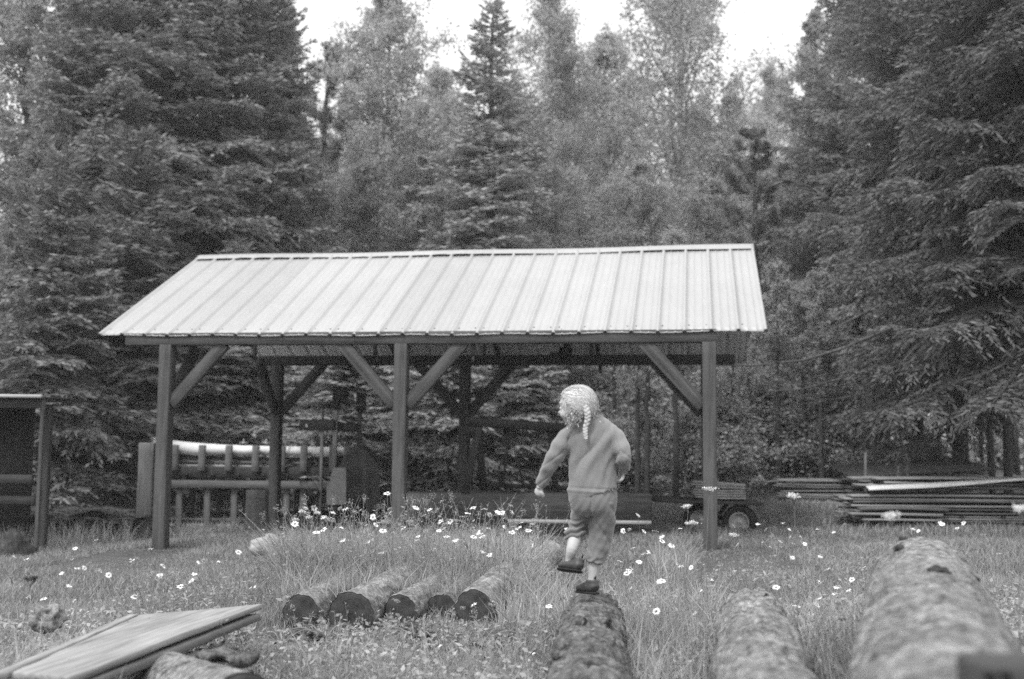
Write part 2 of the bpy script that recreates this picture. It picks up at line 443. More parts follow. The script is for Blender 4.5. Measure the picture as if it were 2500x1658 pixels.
PROTO = {}
def proto(key, V, tb, leafmat, barkmat):
    Vt, Qt, Tt = tb.arrays()
    PROTO[key] = (mesh_np(key + '_crown', V, quads_for(V), None, MATS[leafmat]), mesh_np(key + '_trunk', Vt, Qt, Tt, MATS[barkmat], True))
def tree(key, name, label, cat, px, d, top=None, rot=0, sc=None, H=None, group=None, dz=0, wide=1.0, x=None):
    """plant prototype `key` at photograph column px, distance d; top = photograph row its tip reaches"""
    x = gx(px, d) if x is None else x; z = gzf(x, d) + dz
    if top is not None:
        ht = at(px, top, d).z - z; sc = ht / H
    o = thing(name, label, cat, (x, d, z), group)
    o.rotation_euler = (0, 0, rot); o.scale = (sc * wide, sc * wide, sc)
    for part, me in (('trunk', PROTO[key][1]), ('crown', PROTO[key][0])):
        c = bpy.data.objects.new(part, me); C.objects.link(c); c.parent = o
    return o

# prototypes
for k, sd_ in (('spruce_a', 3), ('spruce_b', 8)):
    V, tb = spruce(14, 3.3, sd_, .035, .23, 7, .62); proto(k, V, tb, 'spruce_needles', 'dark_bark')
V, tb = spruce(12, 2.9, 21, .05, .27, 5, 1.0); proto('slim_spruce', V, tb, 'pale_spruce_needles', 'dark_bark')
V, tb = spruce(6, 1.9, 31, .03, .22, 6, .7, (.03, .048)); proto('young_spruce', V, tb, 'pale_spruce_needles', 'dark_bark'); proto('shaded_spruce', V, tb, 'dark_spruce_needles', 'dark_bark')  # young spruces: paler needle colour stands in for light from the opening behind
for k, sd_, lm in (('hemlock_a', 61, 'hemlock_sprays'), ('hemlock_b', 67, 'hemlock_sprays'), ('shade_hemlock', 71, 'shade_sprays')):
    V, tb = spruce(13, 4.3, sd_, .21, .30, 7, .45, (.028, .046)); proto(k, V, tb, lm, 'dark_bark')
V, tb = leafy(14, 5, (.10, .26), 96, 14, 46, (.06, .105), (30, 80), spread=.2); proto('poplar_a', V, tb, 'poplar_leaves', 'pale_bark')
V, tb = leafy(14, 15, (.16, .21), 76, 13, 44, (.06, .10), (25, 70), lean=(.02, 0)); proto('poplar_b', V, tb, 'poplar_leaves', 'pale_bark')
V, tb = leafy(14, 16, (.14, .27), 80, 13, 42, (.055, .10), (25, 62), spread=.2, lean=(-.02, .01), top=.8); proto('poplar_c', V, tb, 'poplar_leaves', 'pale_bark')
V, tb = leafy(13, 25, (.08, .28), 90, 13, 46, (.06, .11), (35, 85), flat=.4); proto('maple', V, tb, 'maple_leaves', 'grey_bark')
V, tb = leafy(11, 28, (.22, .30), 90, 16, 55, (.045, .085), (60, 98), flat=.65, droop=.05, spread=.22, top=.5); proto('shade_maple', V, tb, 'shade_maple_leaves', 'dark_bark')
V, tb = leafy(11, 27, (.32, .28), 80, 16, 58, (.045, .085), (60, 95), flat=.65, droop=.03, spread=.22, top=.5); proto('layered_maple', V, tb, 'maple_leaves', 'dark_bark')
V, tb = pine(13, 41, .17, .2, 75, 18, (.12, .2), 20, .02, .7); proto('red_pine', V, tb, 'pine_needles', 'dark_bark')
V, tb = leafy(2.2, 51, (.03, .42), 40, 9, 34, (.045, .08), (20, 75), r=.025, spread=.25); proto('shrub', V, tb, 'shrub_leaves', 'grey_bark')
V, tb = leafy(7, 53, (.5, .13), 30, 8, 30, (.05, .09), (40, 80), r=.085); proto('sapling', V, tb, 'maple_leaves', 'dark_bark')

# ------------------------------------------------------------------ ground
def build_ground():
    xs = np.unique(np.concatenate([np.linspace(-14, 14, 113), np.linspace(-150, -14, 35), np.linspace(14, 150, 35)]))
    ys = np.unique(np.concatenate([np.linspace(-6, 30, 145), np.linspace(30, 220, 40)]))
    X, Y = np.meshgrid(xs, ys); Z = gz(X, Y)
    Z = np.where(Y < 0, np.minimum(Z, .3), Z)
    nx = len(xs); V = np.stack([X, Y, Z], -1).reshape(-1, 3)
    i = np.arange((len(ys) - 1) * (nx - 1)); r, c = i // (nx - 1), i % (nx - 1); a = r * nx + c
    m, t, o = newmat('meadow_soil')
    n = noise(t, coords(t), 1.1, 8, .7); n2 = noise(t, coords(t), 16, 4, .7)
    v = math_(t, 'ADD', math_(t, 'MULTIPLY', n, .5), math_(t, 'MULTIPLY', n2, .5))
    princ(t, o, ramp(t, v, [(.35, .05), (.65, .14)]), .95, bump=n2, bs=.8, bd=.05, spec=.05)
    struct(link('ground', mesh_np('ground', V, np.stack([a, a + 1, a + nx + 1, a + nx], 1), None, m, True)))
build_ground()

# ------------------------------------------------------------------ the trees
GS = 'spruces and firs at the edge of the clearing'
spr = [  # key, px, d, top px, H, rot, wide, label
 ('spruce_a', 425, 24.5, -420, 14, 0.4, 1.05, 'broad dark spruce whose bare lower trunk shows above the left roof corner'),
 ('spruce_b', 640, 25.0, -60, 14, 1.9, .8, 'spruce whose right edge stands against the white sky left of the bristly pine'),
 ('spruce_b', 190, 23.0, -260, 14, 3.0, .9, 'spruce between the big broad spruce and the leafy trees at the left edge'),
 ('spruce_a', 60, 19.5, 330, 14, 5.1, .75, 'dark spruce with drooping boughs standing behind the small plank shed at the left edge'),
 ('slim_spruce', 1190, 27.0, -5, 12, 0.0, 1.3, 'spruce with a thin pointed leader rising in the middle above the metal roof'),
 ('slim_spruce', 700, 30.0, 250, 12, 2.2, 1.0, 'small pointed spruce top peeping out right of the broad left spruces'),
]
for key, px, d, top, H, rot, wide, lab in spr:
    tree(key, 'spruce_tree', lab, 'spruce', px, d, top, rot, H=H, group=GS, wide=wide)
young = [
 (840, 20.4, 690, .3, 1.25, 'young spruce with pale drooping boughs seen under the roof beside the saw mast'),
 (1085, 20.2, 640, 1.4, 1.3, 'young spruce with spiky boughs behind the middle rear post of the open shed'),
 (1290, 20.8, 700, 2.1, 1.0, 'young spruce behind the black steel arch and the child'),
 (560, 22.6, 600, 4.0, 1.2, 'young spruce with pale tiered boughs behind the white slab under the roof'),
 (300, 21.0, 330, 2.9, 1.0, 'young spruce with sweeping boughs left of the left front post'),
 (120, 18.5, 380, 5.2, .9, 'young spruce whose bough tip hangs before the small plank shed'),
]
for px, d, top, rot, wide, lab in young:
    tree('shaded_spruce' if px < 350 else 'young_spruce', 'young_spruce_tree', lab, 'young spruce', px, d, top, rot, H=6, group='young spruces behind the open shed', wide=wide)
pines = [
 ('red_pine', 775, 31, 95, 13, .5, 1.15, 'bristly pine with upright candles against the sky left of the poplar'),
 ('red_pine', 1850, 26, 300, 13, 2.0, 1.3, 'dark bristly pine standing right of the roof ridge end'),
]
for key, px, d, top, H, rot, wide, lab in pines:
    tree(key, 'pine_tree', lab, 'pine', px, d, top, rot, H=H, group='pines of the wood', wide=wide)
hem = [
 ('hemlock_a', 2150, 24.5, -60, 13, 3.1, .85, 'hemlock with layered boughs at the left side of the dark mass on the right'),
 ('hemlock_b', 2345, 20.5, -420, 13, 1.3, .8, 'tall hemlock with layered feathery boughs filling the right of the picture'),
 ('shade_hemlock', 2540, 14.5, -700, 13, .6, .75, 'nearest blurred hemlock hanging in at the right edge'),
 ('hemlock_b', 2050, 29, 260, 13, 5.0, .8, 'lower hemlock right of the bristly dark pine'),
]
for key, px, d, top, H, rot, wide, lab in hem:
    tree(key, 'hemlock_tree', lab, 'hemlock', px, d, top, rot, H=H, group='hemlocks at the right', wide=wide)
pop = [
 ('poplar_a', 925, 30, -20, 14, .2, 1.05, 'poplar with large shining leaves just right of the bristly pine'),
 ('poplar_a', 1065, 38, 190, 14, 1.2, 1.1, 'poplar filling the gap left of the pointed spruce'),
 ('poplar_a', 1335, 33, -40, 14, 2.4, .8, 'poplar standing close at the right of the pointed spruce'),
 ('poplar_a', 1475, 38, 110, 14, 3.3, 1.2, 'lower poplar under the sky notch right of the middle'),
 ('poplar_c', 1645, 34, -120, 14, 4.1, 1.1, 'tallest poplar with its pale trunk visible through thin leaves above the right roof end'),
 ('poplar_a', 1790, 37, 250, 14, 5.0, 1.0, 'thin poplar right of the tallest poplar'),
 ('poplar_c', 1905, 38, 190, 14, .9, .7, 'small round topped poplar in the white sky gap at the right'),
 ('poplar_a', 830, 36, 250, 14, 2.9, 1.0, 'poplar half hidden behind the bristly pine'),
 ('poplar_b', 1240, 40, 260, 14, 2.2, 1.3, 'poplar behind the pointed spruce'),
 ('poplar_c', 1420, 44, 260, 14, .7, 1.4, 'faint poplar far back under the sky notch right of the middle'),
 ('poplar_a', 990, 44, 270, 14, 4.4, 1.3, 'faint poplar far back left of the pointed spruce'),
 ('poplar_a', 1700, 45, 300, 14, 1.4, 1.3, 'faint poplar far back under the sky gap at the right'),
 ('maple', 20, 24, -80, 13, .4, 1.0, 'leafy tree at the left edge with white sky showing through its crown'),
 ('maple', 150, 31, 60, 13, 1.8, .9, 'leafy tree seen through the sky gap between left edge and spruces'),
 ('maple', 1560, 30, 400, 13, .7, 1.1, 'low leafy maple just above the right half of the metal roof'),
 ('maple', 1290, 31, 370, 13, 3.9, 1.1, 'low leafy maple between the pointed spruce and the roof ridge'),
 ('maple', 880, 28, 400, 13, 5.5, 1.0, 'low leafy maple above the left half of the ridge'),
 ('maple', 1030, 31, 380, 13, .5, 1.1, 'low leafy maple left of the pointed spruce'),
 ('maple', 1730, 30, 440, 13, 1.6, 1.1, 'low leafy maple behind the right end of the ridge'),
 ('maple', 740, 29, 380, 13, 2.7, 1.0, 'low leafy maple between the broad spruces and the bristly pine'),
 ('layered_maple', 2030, 27, 330, 11, 2.6, .95, 'maple with flat layered boughs right of the roof end'),
 ('layered_maple', 2250, 26.0, 300, 11, .3, .9, 'maple whose layered leaves mingle with the hemlocks at the right'),
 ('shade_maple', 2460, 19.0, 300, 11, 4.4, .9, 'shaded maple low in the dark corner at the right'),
 ('maple', 2010, 28, 40, 13, 3.4, .75, 'leafy maple at the left border of the dark mass on the right'),
]
for key, px, d, top, H, rot, wide, lab in pop:
    tree(key, 'poplar_tree' if 'pop' in key else 'maple_tree', lab, 'poplar' if 'pop' in key else 'maple', px, d, top, rot, H=H, group='broadleaf trees of the wood', wide=wide)
sap = [
 (1650, 18.6, 560, .2, 'dark trunked slender tree standing left of the right front post'),
 (1580, 19.4, 600, 1.1, 'slender tree just behind the child, left of the dark trunk'),
 (1557, 19.6, 640, 2.2, 'paired slender tree nearest the child on the right'),
 (1500, 21.0, 640, 2.9, 'slender tree half hidden behind the child'),
 (1790, 19.6, 760, 3.0, 'leaning pale sapling right of the right front post'),
 (1830, 21, 700, 4.0, 'straight pale sapling under the right roof end'),
 (1900, 20.6, 640, 1.9, 'dark slender tree between the trailer and the farther lumber stack'),
 (1965, 21, 700, 5.0, 'thin sapling over the left end of the farther lumber stack'),
 (2005, 20.6, 660, 2.4, 'dark sapling above the middle of the farther lumber stack'),
 (2050, 21, 720, .8, 'thin dark sapling behind the right end of the farther lumber stack'),
 (2135, 19.5, 760, 1.7, 'bare pale trunk standing behind the long lumber stack'),
 (2235, 20, 640, 2.7, 'slim tree in the shade behind the roofed lumber stack'),
 (2420, 19, 600, 3.7, 'slim dark tree deep in the shade at the right edge'),
]
for px, d, top, rot, lab in sap:
    tree('sapling', 'sapling', lab, 'sapling', px, d, top, rot, H=7, group='slender saplings at the wood edge')
shr = [(1500, 20.5, 1030), (1590, 22, 1010), (1690, 20.5, 1010), (1770, 19, 980), (1850, 20, 950), (1930, 19.5, 1000), (2010, 20.5, 980), (2090, 19.5, 1060), (2170, 18.5, 1080),
       (1450, 21, 970), (1400, 23, 960), (1240, 21.5, 1010), (2280, 19, 1090), (1900, 23.5, 900), (1770, 23.5, 900), (900, 22, 1080), (640, 22, 1100), (1010, 22, 1060), (2240, 17.2, 1120), (2390, 17.5, 1130),
       (1560, 26, 930), (1660, 27, 930), (1480, 27, 930), (1980, 24, 950), (2100, 23, 990)]
for i, (px, d, top) in enumerate(shr):
    side = 'right of the open shed' if px > 1740 else 'behind the child and the right half of the open shed' if px > 1300 else 'deep behind the middle of the open shed'
    if px > 2050: side = 'behind the lumber stacks'
    d = max(d, 21.3) if px > 1820 and px < 2420 else max(d, 19.6) if px > 1550 else d
    tree('shrub', 'shrub', 'leafy shrub ' + side, 'shrub', px, d, top, i * 1.37, H=2.2, group='shrubs ' + side, wide=1.3)

def far_wood():
    """the wood beyond: one mass"""
    rng = np.random.default_rng(77); B = []; n = 150000
    a = rng.uniform(-.62, .62, n); dd = rng.uniform(38, 52, n); x = a * dd
    top = 6.0 + 1.6 * np.sin(a * 21) + 1.2 * np.sin(a * 47 + 1) + 2.5 * ss(.25, .5, np.abs(a))
    z = rng.uniform(0, 1, n) ** .8 * top
    z = z + rng.normal(size=n) * .4
    B = np.stack([x, dd, np.maximum(z, 0)], 1)
    V = kites(B, rng.normal(size=(n, 3)), rng.uniform(.16, .34, n), rng.uniform(.12, .22, n), rng)
    mb = MB()
    for i in range(240):
        a_ = rng.uniform(-.6, .6); d_ = rng.uniform(30, 48); h = rng.uniform(5, 10)
        mb.tube([(a_ * d_, d_, -.3), (a_ * d_ + rng.uniform(-.3, .3), d_, h)], [rng.uniform(.05, .14), .04], 6)
    o = struct(link('far_wood', mesh_np('far_wood', V, quads_for(V), None, MATS['far_leaves'])), 'stuff')
    o['label'] = 'dense leafy wood far behind the clearing'
    Vt, Q, T = mb.arrays()
    t = struct(link('far_trunks', mesh_np('far_trunks', Vt, Q, T, MATS['dark_bark'], True), o), 'stuff')
far_wood()

# ------------------------------------------------------------------ open shed
SX, SY, TH = -4.3337, 13.4173, .1701
A_ = Vector((math.cos(TH), -math.sin(TH), 0)); B_ = Vector((math.sin(TH), math.cos(TH), 0))
EZ, RZ, OHF, HALF, DEP, OHL = 2.573, 4.016, .094, 2.685, 3.62, .889
PITCHR = .3048; LEN = 27 * PITCHR; SPAN = 6.706; BAY = 3.048
def P(s, t, z): v = Vector((SX, SY, 0)) + A_ * s + B_ * t; return Vector((v.x, v.y, z))
def build_shed():
    o = thing('open_shed', 'open timber shed with a ribbed pale metal roof on square posts, sheltering the sawmill', 'shed', (SX, SY, gzf(SX, SY)))
    rng = random.Random(4)
    # ribbed sheet: profile along the length, swept down the slope
    prof = []
    for i in range(28):
        s = i * PITCHR
        if i > 0:
            for q in (.34, .66):
                c = s - PITCHR * (1 - q); prof += [(c - .014, 0), (c - .006, .005), (c + .006, .005), (c + .014, 0)]
        prof += [(max(s - .026, -.026), 0), (s - .012, .030), (s + .012, .030), (s + .026, 0)]
    prof = np.array(prof)
    def sheet(name, front):
        K = 15; V = []; sl = math.atan2(RZ - EZ, HALF); nz, nt_ = math.cos(sl), -math.sin(sl) * (1 if front else -1)
        for k in range(K):
            u = k / (K - 1)
            for (s, h) in prof:
                sag = -.022 * math.sin(math.pi * s / LEN) * (1 - .6 * u) + .006 * math.sin(s * 5.1 + u * 3) * (1 - u)
                t = -OHF + HALF * u if front else -OHF + 2 * HALF - HALF * u
                p = P(s - OHL, t + nt_ * h * 1, EZ + (RZ - EZ) * u + sag + nz * h); V.append(tuple(p))
        n = len(prof); Q = [[k * n + j, k * n + j + 1, (k + 1) * n + j + 1, (k + 1) * n + j] for k in range(K - 1) for j in range(n - 1)]
        if not front: Q = [q[::-1] for q in Q]
        me = mesh_np(name, V, Q, None, MATS['roof_metal']); ob = link(name, me, o)
        m = ob.modifiers.new('thickness', 'SOLIDIFY'); m.thickness = .002; m.offset = -1; me.materials.append(MATS['lit_roof_underside']); m.material_offset = 1
        return ob
    m, t, oo = newmat('roof_metal')
    n = noise(t, coords(t, (1, 1, 1)), .9, 5, .6); n2 = noise(t, coords(t, (9, 1.2, 1.2)), 3, 4, .6)
    v = math_(t, 'ADD', math_(t, 'MULTIPLY', n, .5), math_(t, 'MULTIPLY', n2, .35))
    sc_ = N(t, 'ShaderNodeTexCoord'); dt_ = N(t, 'ShaderNodeVectorMath', operation='DOT_PRODUCT'); dt_.inputs[1].default_value = (A_.x, A_.y, 0); t.links.new(sc_.outputs['Object'], dt_.inputs[0])
    sh_ = math_(t, 'FLOOR', math_(t, 'DIVIDE', math_(t, 'ADD', dt_.outputs['Value'], OHL - (Vector((SX, SY, 0)).dot(A_))), .9144)); wn = N(t, 'ShaderNodeTexWhiteNoise', noise_dimensions='1D'); t.links.new(sh_, wn.inputs['W'])
    v = math_(t, 'ADD', v, math_(t, 'MULTIPLY', wn.outputs['Value'], .22))
    princ(t, oo, ramp(t, v, [(.3, .27), (.7, .35)]), .5, .1, bump=n, bs=.12, bd=.03, spec=.5)
    m_plain('lit_roof_underside', .85, .5, .1, .1)  # same sheet, made paler below: light reaching the underside is put into its colour
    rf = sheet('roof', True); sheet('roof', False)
    # ridge cap: thin bent flashing, lifting between the ribs
    mb = MB(); V = []; n = 28 * 6
    for i in range(n + 1):
        s = i / n * (LEN + .04) - .02
        lift = .012 * abs(math.sin(math.pi * s / PITCHR)) ** .7 * rng.uniform(.3, 1.0) if s < LEN * .55 else .004 * math.sin(s * 3)
        sag = -.009 * math.sin(math.pi * s / LEN) + .012 * math.sin(s * 1.9) * .6
        for (tt, zz) in ((-.13, -.045 + lift), (-.125, -.035 + lift), (0, .045), (.13, -.035)):
            V.append(tuple(P(s - OHL, -OHF + HALF + tt, RZ + zz + sag)))
    Q = [[i * 4 + j, i * 4 + j + 1, (i + 1) * 4 + j + 1, (i + 1) * 4 + j] for i in range(n) for j in range(3)]
    rc = link('ridge_cap', mesh_np('ridge_cap', V, [q[::-1] for q in Q], None, MATS['roof_metal']), o)
    md = rc.modifiers.new('thickness', 'SOLIDIFY'); md.thickness = .002
    cm = MB(); cm.bar((-.022, 0, 0), (.022, 0, 0), .05, .022); V_, Q_, T_ = cm.arrays(); cme = mesh_np('rib_end_shade', V_, Q_, T_, MATS['dark_paint'])  # dark blocks standing in for the shade inside the open rib ends
    for i in range(28):
        s = i * PITCHR - OHL; zz = EZ - .022 * math.sin(math.pi * i / 27) + .006 * math.sin(i * PITCHR * 5.1)
        c = link('rib_end_shade', cme, rf); c.matrix_basis = Matrix.Translation(P(s, -OHF + .019, zz + .012)) @ Matrix.Rotation(-TH, 4, 'Z')
    # screws
    sm = MB(); sm.tube([(0, 0, -.003), (0, 0, .007)], .009, 6); V_, Q_, T_ = sm.arrays(); sme = mesh_np('screw', V_, Q_, T_, MATS['grey_steel'])
    sl = math.atan2(RZ - EZ, HALF)
    for i in range(27):
        for off in ((.05,) if i % 3 else (.05, .25)):
            s = i * PITCHR + off; u = .065
            c = link('screw', sme, rf); c.matrix_basis = Matrix.Translation(P(s - OHL, -OHF + HALF * u, EZ + (RZ - EZ) * u + .003 - .02 * math.sin(math.pi * s / LEN)))
    # frame
    W = MATS['post_wood']; BT = 2.60; pw = .155
    for (s, t, top) in ((0, 0, BT - .145), (BAY, 0, BT - .145), (SPAN, 0, BT - .145), (0, DEP, BT - .145), (BAY, DEP, BT - .145), (SPAN, DEP, BT - .145)):
        x, y = P(s, t, 0).xy
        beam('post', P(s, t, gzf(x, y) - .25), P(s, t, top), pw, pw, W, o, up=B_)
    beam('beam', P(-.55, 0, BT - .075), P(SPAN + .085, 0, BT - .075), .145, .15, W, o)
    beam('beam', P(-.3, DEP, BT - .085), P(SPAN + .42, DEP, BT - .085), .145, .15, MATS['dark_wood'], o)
    def brace(s, t, ds, dt=0, w=.15, run=.74):
        d = A_ * ds + B_ * dt; off = d * .075
        beam('brace', P(s, t, BT - .15 - run) + off, P(s, t, BT - .13) + d * (run + .02) , .09, w, W, o)
    for (s, t, ds) in ((0, 0, 1), (BAY, 0, -1), (BAY, 0, 1), (SPAN, 0, -1), (0, DEP, 1), (BAY, DEP, -1), (BAY, DEP, 1), (SPAN, DEP, -1)): brace(s, t, ds)
    for s in (0, SPAN): brace(s, DEP, 0, -1)
    brace(0, 0, 0, 1)
    # rafters and cripple posts on the rear beam
    for s in (-.4, 1.6, BAY + .3, 5.0, SPAN + .05):
        beam('rafter', P(s, .05, EZ - .09 + .078), P(s, HALF - OHF - .03, RZ - .155), .05, .12, W, o)
        if s > 0 and s < 6: beam('rafter', P(s, HALF - OHF + .03, RZ - .155), P(s, 2 * HALF - OHF - .05, EZ - .115), .05, .12, W, o)
        z = RZ - (RZ - EZ) * (DEP + OHF - HALF) / HALF - .16
        beam('cripple_post', P(s, DEP, BT - .012), P(s, DEP, z), .05, .09, W, o)
    for s in (-.02, BAY, SPAN + .02):
        pass
    for k in range(1, 5):
        for side in (0,):
            t = -OHF + HALF * k / 5 if side == 0 else -OHF + 2 * HALF - HALF * k / 5
            z = EZ + (RZ - EZ) * k / 5 - .10
            if side == 0 and k == 1: z -= .02
            beam('purlin', P(-OHL + .1, t, z + .03), P(LEN - OHL - .1, t, z + .03), .09, .035, MATS['weathered_wood'], o)
    mb = MB(); c = P(4.62, DEP - .12, BT + .03); mb.box(c, (.2, .12, .13)); mb.box(c + Vector((-.16, 0, -.03)), (.16, .1, .05)); mb.box(c + Vector((.02, 0, .09)), (.1, .08, .06))
    mb.build('junction_box', MATS['black_steel'], o, bevel=.008)
    mb = MB(); mb.bar(P(3.92, .02, BT - .14), P(3.92, .02, BT - .30), .05, .04); mb.bar(P(3.92, .02, BT - .30), P(3.93, .02, BT - .36), .03, .03); mb.build('hanging_bracket', MATS['dark_wood'], o)
build_shed()

# ------------------------------------------------------------------ grass
def blades(x, y, h, wd, rng, bend=.5, z=None, dirs=None):
    n = len(x); z = gz(x, y) - .02 if z is None else z
    b = np.stack([x, y, z], 1); a = rng.uniform(0, 2 * np.pi, n) if dirs is None else dirs
    lean = np.stack([np.cos(a), np.sin(a), np.zeros(n)], 1) * (h * rng.uniform(.05, bend, n))[:, None]
    up = np.stack([np.zeros(n), np.zeros(n), h], 1)
    s = rng.uniform(0, 2 * np.pi, n); sd_ = np.stack([np.cos(s), np.sin(s), np.zeros(n)], 1) * (np.broadcast_to(wd, n) / 2)[:, None]
    m = b + up * .6 + lean * .3; t = b + up * .95 + lean
    V = np.stack([b - sd_, b + sd_, m + sd_ * .8, m - sd_ * .8, t], 1).reshape(-1, 3)
    i = np.arange(n) * 5
    return V, np.stack([i, i + 1, i + 2, i + 3], 1), np.stack([i + 3, i + 2, i + 4], 1)
def wedge(n, y0, y1, rng, k=.60, pad=2.4):
    y = np.sqrt(rng.uniform(y0 ** 2, y1 ** 2, n)); x = rng.uniform(-1, 1, n) * (k * y + pad); return x, y
def patch(x, y, s, seed=0): return .5 + .5 * np.sin(x * s + 1.7 * np.sin(y * s * .7 + seed)) * np.cos(y * s * 1.1 + 1.3 * np.sin(x * s * .6 + seed))
def stuff(name, V, Q, T, mat, label):
    o = struct(link(name, mesh_np(name, V, Q, T, MATS[mat])), 'stuff'); o['label'] = label; return o
def build_grass():
    rng = np.random.default_rng(5)
    x, y = wedge(165000, 2.0, 8.5, rng); h = rng.uniform(.05, .16, len(x)) * (.6 + .9 * patch(x, y, 1.9)); 
    x2, y2 = wedge(250000, 8.5, 15, rng); h2 = rng.uniform(.05, .13, len(x2)) * (.6 + .8 * patch(x2, y2, 1.3)) * np.where((y2 > 12) & (x2 > 2.2), .7, 1)
    x3, y3 = wedge(155000, 15, 27, rng); h3 = rng.uniform(.06, .16, len(x3)) * (.6 + .8 * patch(x3, y3, .9))
    X = np.concatenate([x, x2, x3]); Y = np.concatenate([y, y2, y3]); Hh = np.concatenate([h, h2, h3])
    W = np.concatenate([np.full(len(x), .005), np.full(len(x2), .009), np.full(len(x3), .016)])
    pxx = PW / 2 + X / Y * FPX; front = (Y > 5.6) & (Y < 6.95) & (pxx > 640) & (pxx < 1270); Hh = np.where(front, Hh * .65, Hh)
    for (cx, cy) in ((-4.33, 13.4), (2.27, 12.28), (-1.32, 12.9)): Hh = np.where((np.abs(X - cx) < .6) & (Y > cy - 2.6) & (Y < cy + .1), Hh * .35, Hh)
    V, Q, T = blades(X, Y, Hh, W, rng, .9); stuff('meadow_grass', V, Q, T, 'grass_blades', 'short rough grass of the clearing')
    # broad low leaves (clover, plantain, young fern) in the foreground
    x, y = wedge(220000, 2.2, 9.5, rng); keep = patch(x, y, 1.4, 2) + rng.uniform(-.4, .4, len(x)) > .22 + 1.1 * ss(5.2, 9, y); x = x[keep]; y = y[keep]; n = len(x)
    b = np.stack([x, y, gz(x, y) + rng.uniform(.01, .15, n) * (.5 + patch(x, y, 2.3, 1)) * np.where((y > 5.6) & (y < 6.95) & (np.abs(PW / 2 + x / y * FPX - 955) < 315), .55, 1)], 1); d = rng.normal(size=(n, 3)); d[:, 2] = d[:, 2] * .4 + .25
    L = rng.uniform(.015, .042, n) * (1 + .5 * (rng.random(n) < .1)); V = kites(b, d, L, L * rng.uniform(.35, .7, n), rng, .45, .2)
    stuff('ground_cover', V, quads_for(V), None, 'weed_leaves', 'low broad leaved weeds among the foreground grass')
    # weeds with leaves up their stalks
    Vs = []; mb = MB(); 
    for k in range(900):
        d_ = rng.uniform(4.2, 9.4); px = rng.uniform(330, 2150) if k % 3 else rng.uniform(680, 1330)
        if k % 3 == 0: d_ = rng.uniform(7.9, 9.2)
        xx = gx(px, d_); zz = gzf(xx, d_); hh = rng.uniform(.12, .34) if k % 3 else rng.uniform(.4, .82)
        if abs(px - 1430) < 130 and d_ < 5.9: continue
        if abs(px - 955) < 315 and 5.6 < d_ < 7.0: hh *= .6
        lx, ly = rng.normal(size=2) * .08 * hh / .3
        mb.tube([(xx, d_, zz - .02), (xx + lx * .4, d_ + ly * .4, zz + hh * .6), (xx + lx, d_ + ly, zz + hh)], [.0026, .002, .0012], 4, False)
        m_ = int(rng.uniform(8, 20)); t_ = rng.uniform(.1, 1, m_); B = np.stack([xx + lx * t_ ** 1.5, d_ + ly * t_ ** 1.5, zz + hh * t_], 1); D = rng.normal(size=(m_, 3)); D[:, 2] = np.abs(D[:, 2]) * .5 + .1
        Ll = rng.uniform(.03, .075, m_) * (1.1 - .6 * t_); Vs.append(kites(B, D, Ll, Ll * rng.uniform(.2, .4), rng, .4))
        if k % 4 == 0:
            B = np.array([xx + lx, d_ + ly, zz + hh]) + rng.normal(size=(30, 3)) * [.012, .012, .02]; Vs.append(kites(B, rng.normal(size=(30, 3)) + [0, 0, .5], .014, .006, rng))
    V = np.concatenate(Vs); Vt, Qt, Tt = mb.arrays()
    stuff('leafy_weeds', np.concatenate([V, Vt]), np.concatenate([quads_for(V), Qt + len(V)]), None, 'weed_leaves', 'leafy weeds and seed stalks among the logs')
    # tall grass: thick clump on and behind the row of short logs, thinner strands elsewhere
    xs = []; ys = []; hs = []
    def clump(px0, px1, d0, d1, n, h0, h1):
        d = rng.uniform(d0, d1, n); p = rng.uniform(px0, px1, n); xs.append(np.array([gx(a, b) for a, b in zip(p, d)])); ys.append(d); hs.append(rng.uniform(h0, h1, n))
    clump(690, 1270, 7.9, 9.6, 11000, .25, .62); clump(700, 1300, 7.2, 8.0, 2300, .2, .46); clump(690, 900, 8.0, 9.2, 1800, .4, .72); clump(880, 1320, 8.0, 9.4, 1600, .35, .68)
    clump(690, 760, 7.2, 7.8, 500, .1, .3); clump(1220, 1400, 6.3, 8.2, 1800, .12, .38); clump(1480, 1760, 4.2, 7.5, 3200, .1, .38)
    clump(1600, 1690, 8.5, 11.0, 500, .15, .4); clump(1850, 2120, 3.4, 6.5, 2400, .1, .34); clump(0, 330, 3.6, 5.2, 1500, .1, .4)
    clump(640, 1250, 4.8, 5.8, 1800, .06, .18); clump(1000, 1330, 3.4, 5.0, 1600, .06, .22)
    clump(1880, 2480, 13.4, 14.3, 900, .08, .2); clump(1640, 1800, 12.8, 13.8, 260, .06, .2)
    clump(330, 700, 15.0, 17.0, 700, .1, .3); clump(0, 330, 14, 17, 1500, .15, .4)
    X = np.concatenate(xs); Y = np.concatenate(ys); Hh = np.concatenate(hs)
    V, Q, T = blades(X, Y, Hh, .0035 + .00045 * Y, rng, .75); stuff('tall_grass', V, Q, T, 'tall_grass_blades', 'tall seeding grass around the logs')
build_grass()

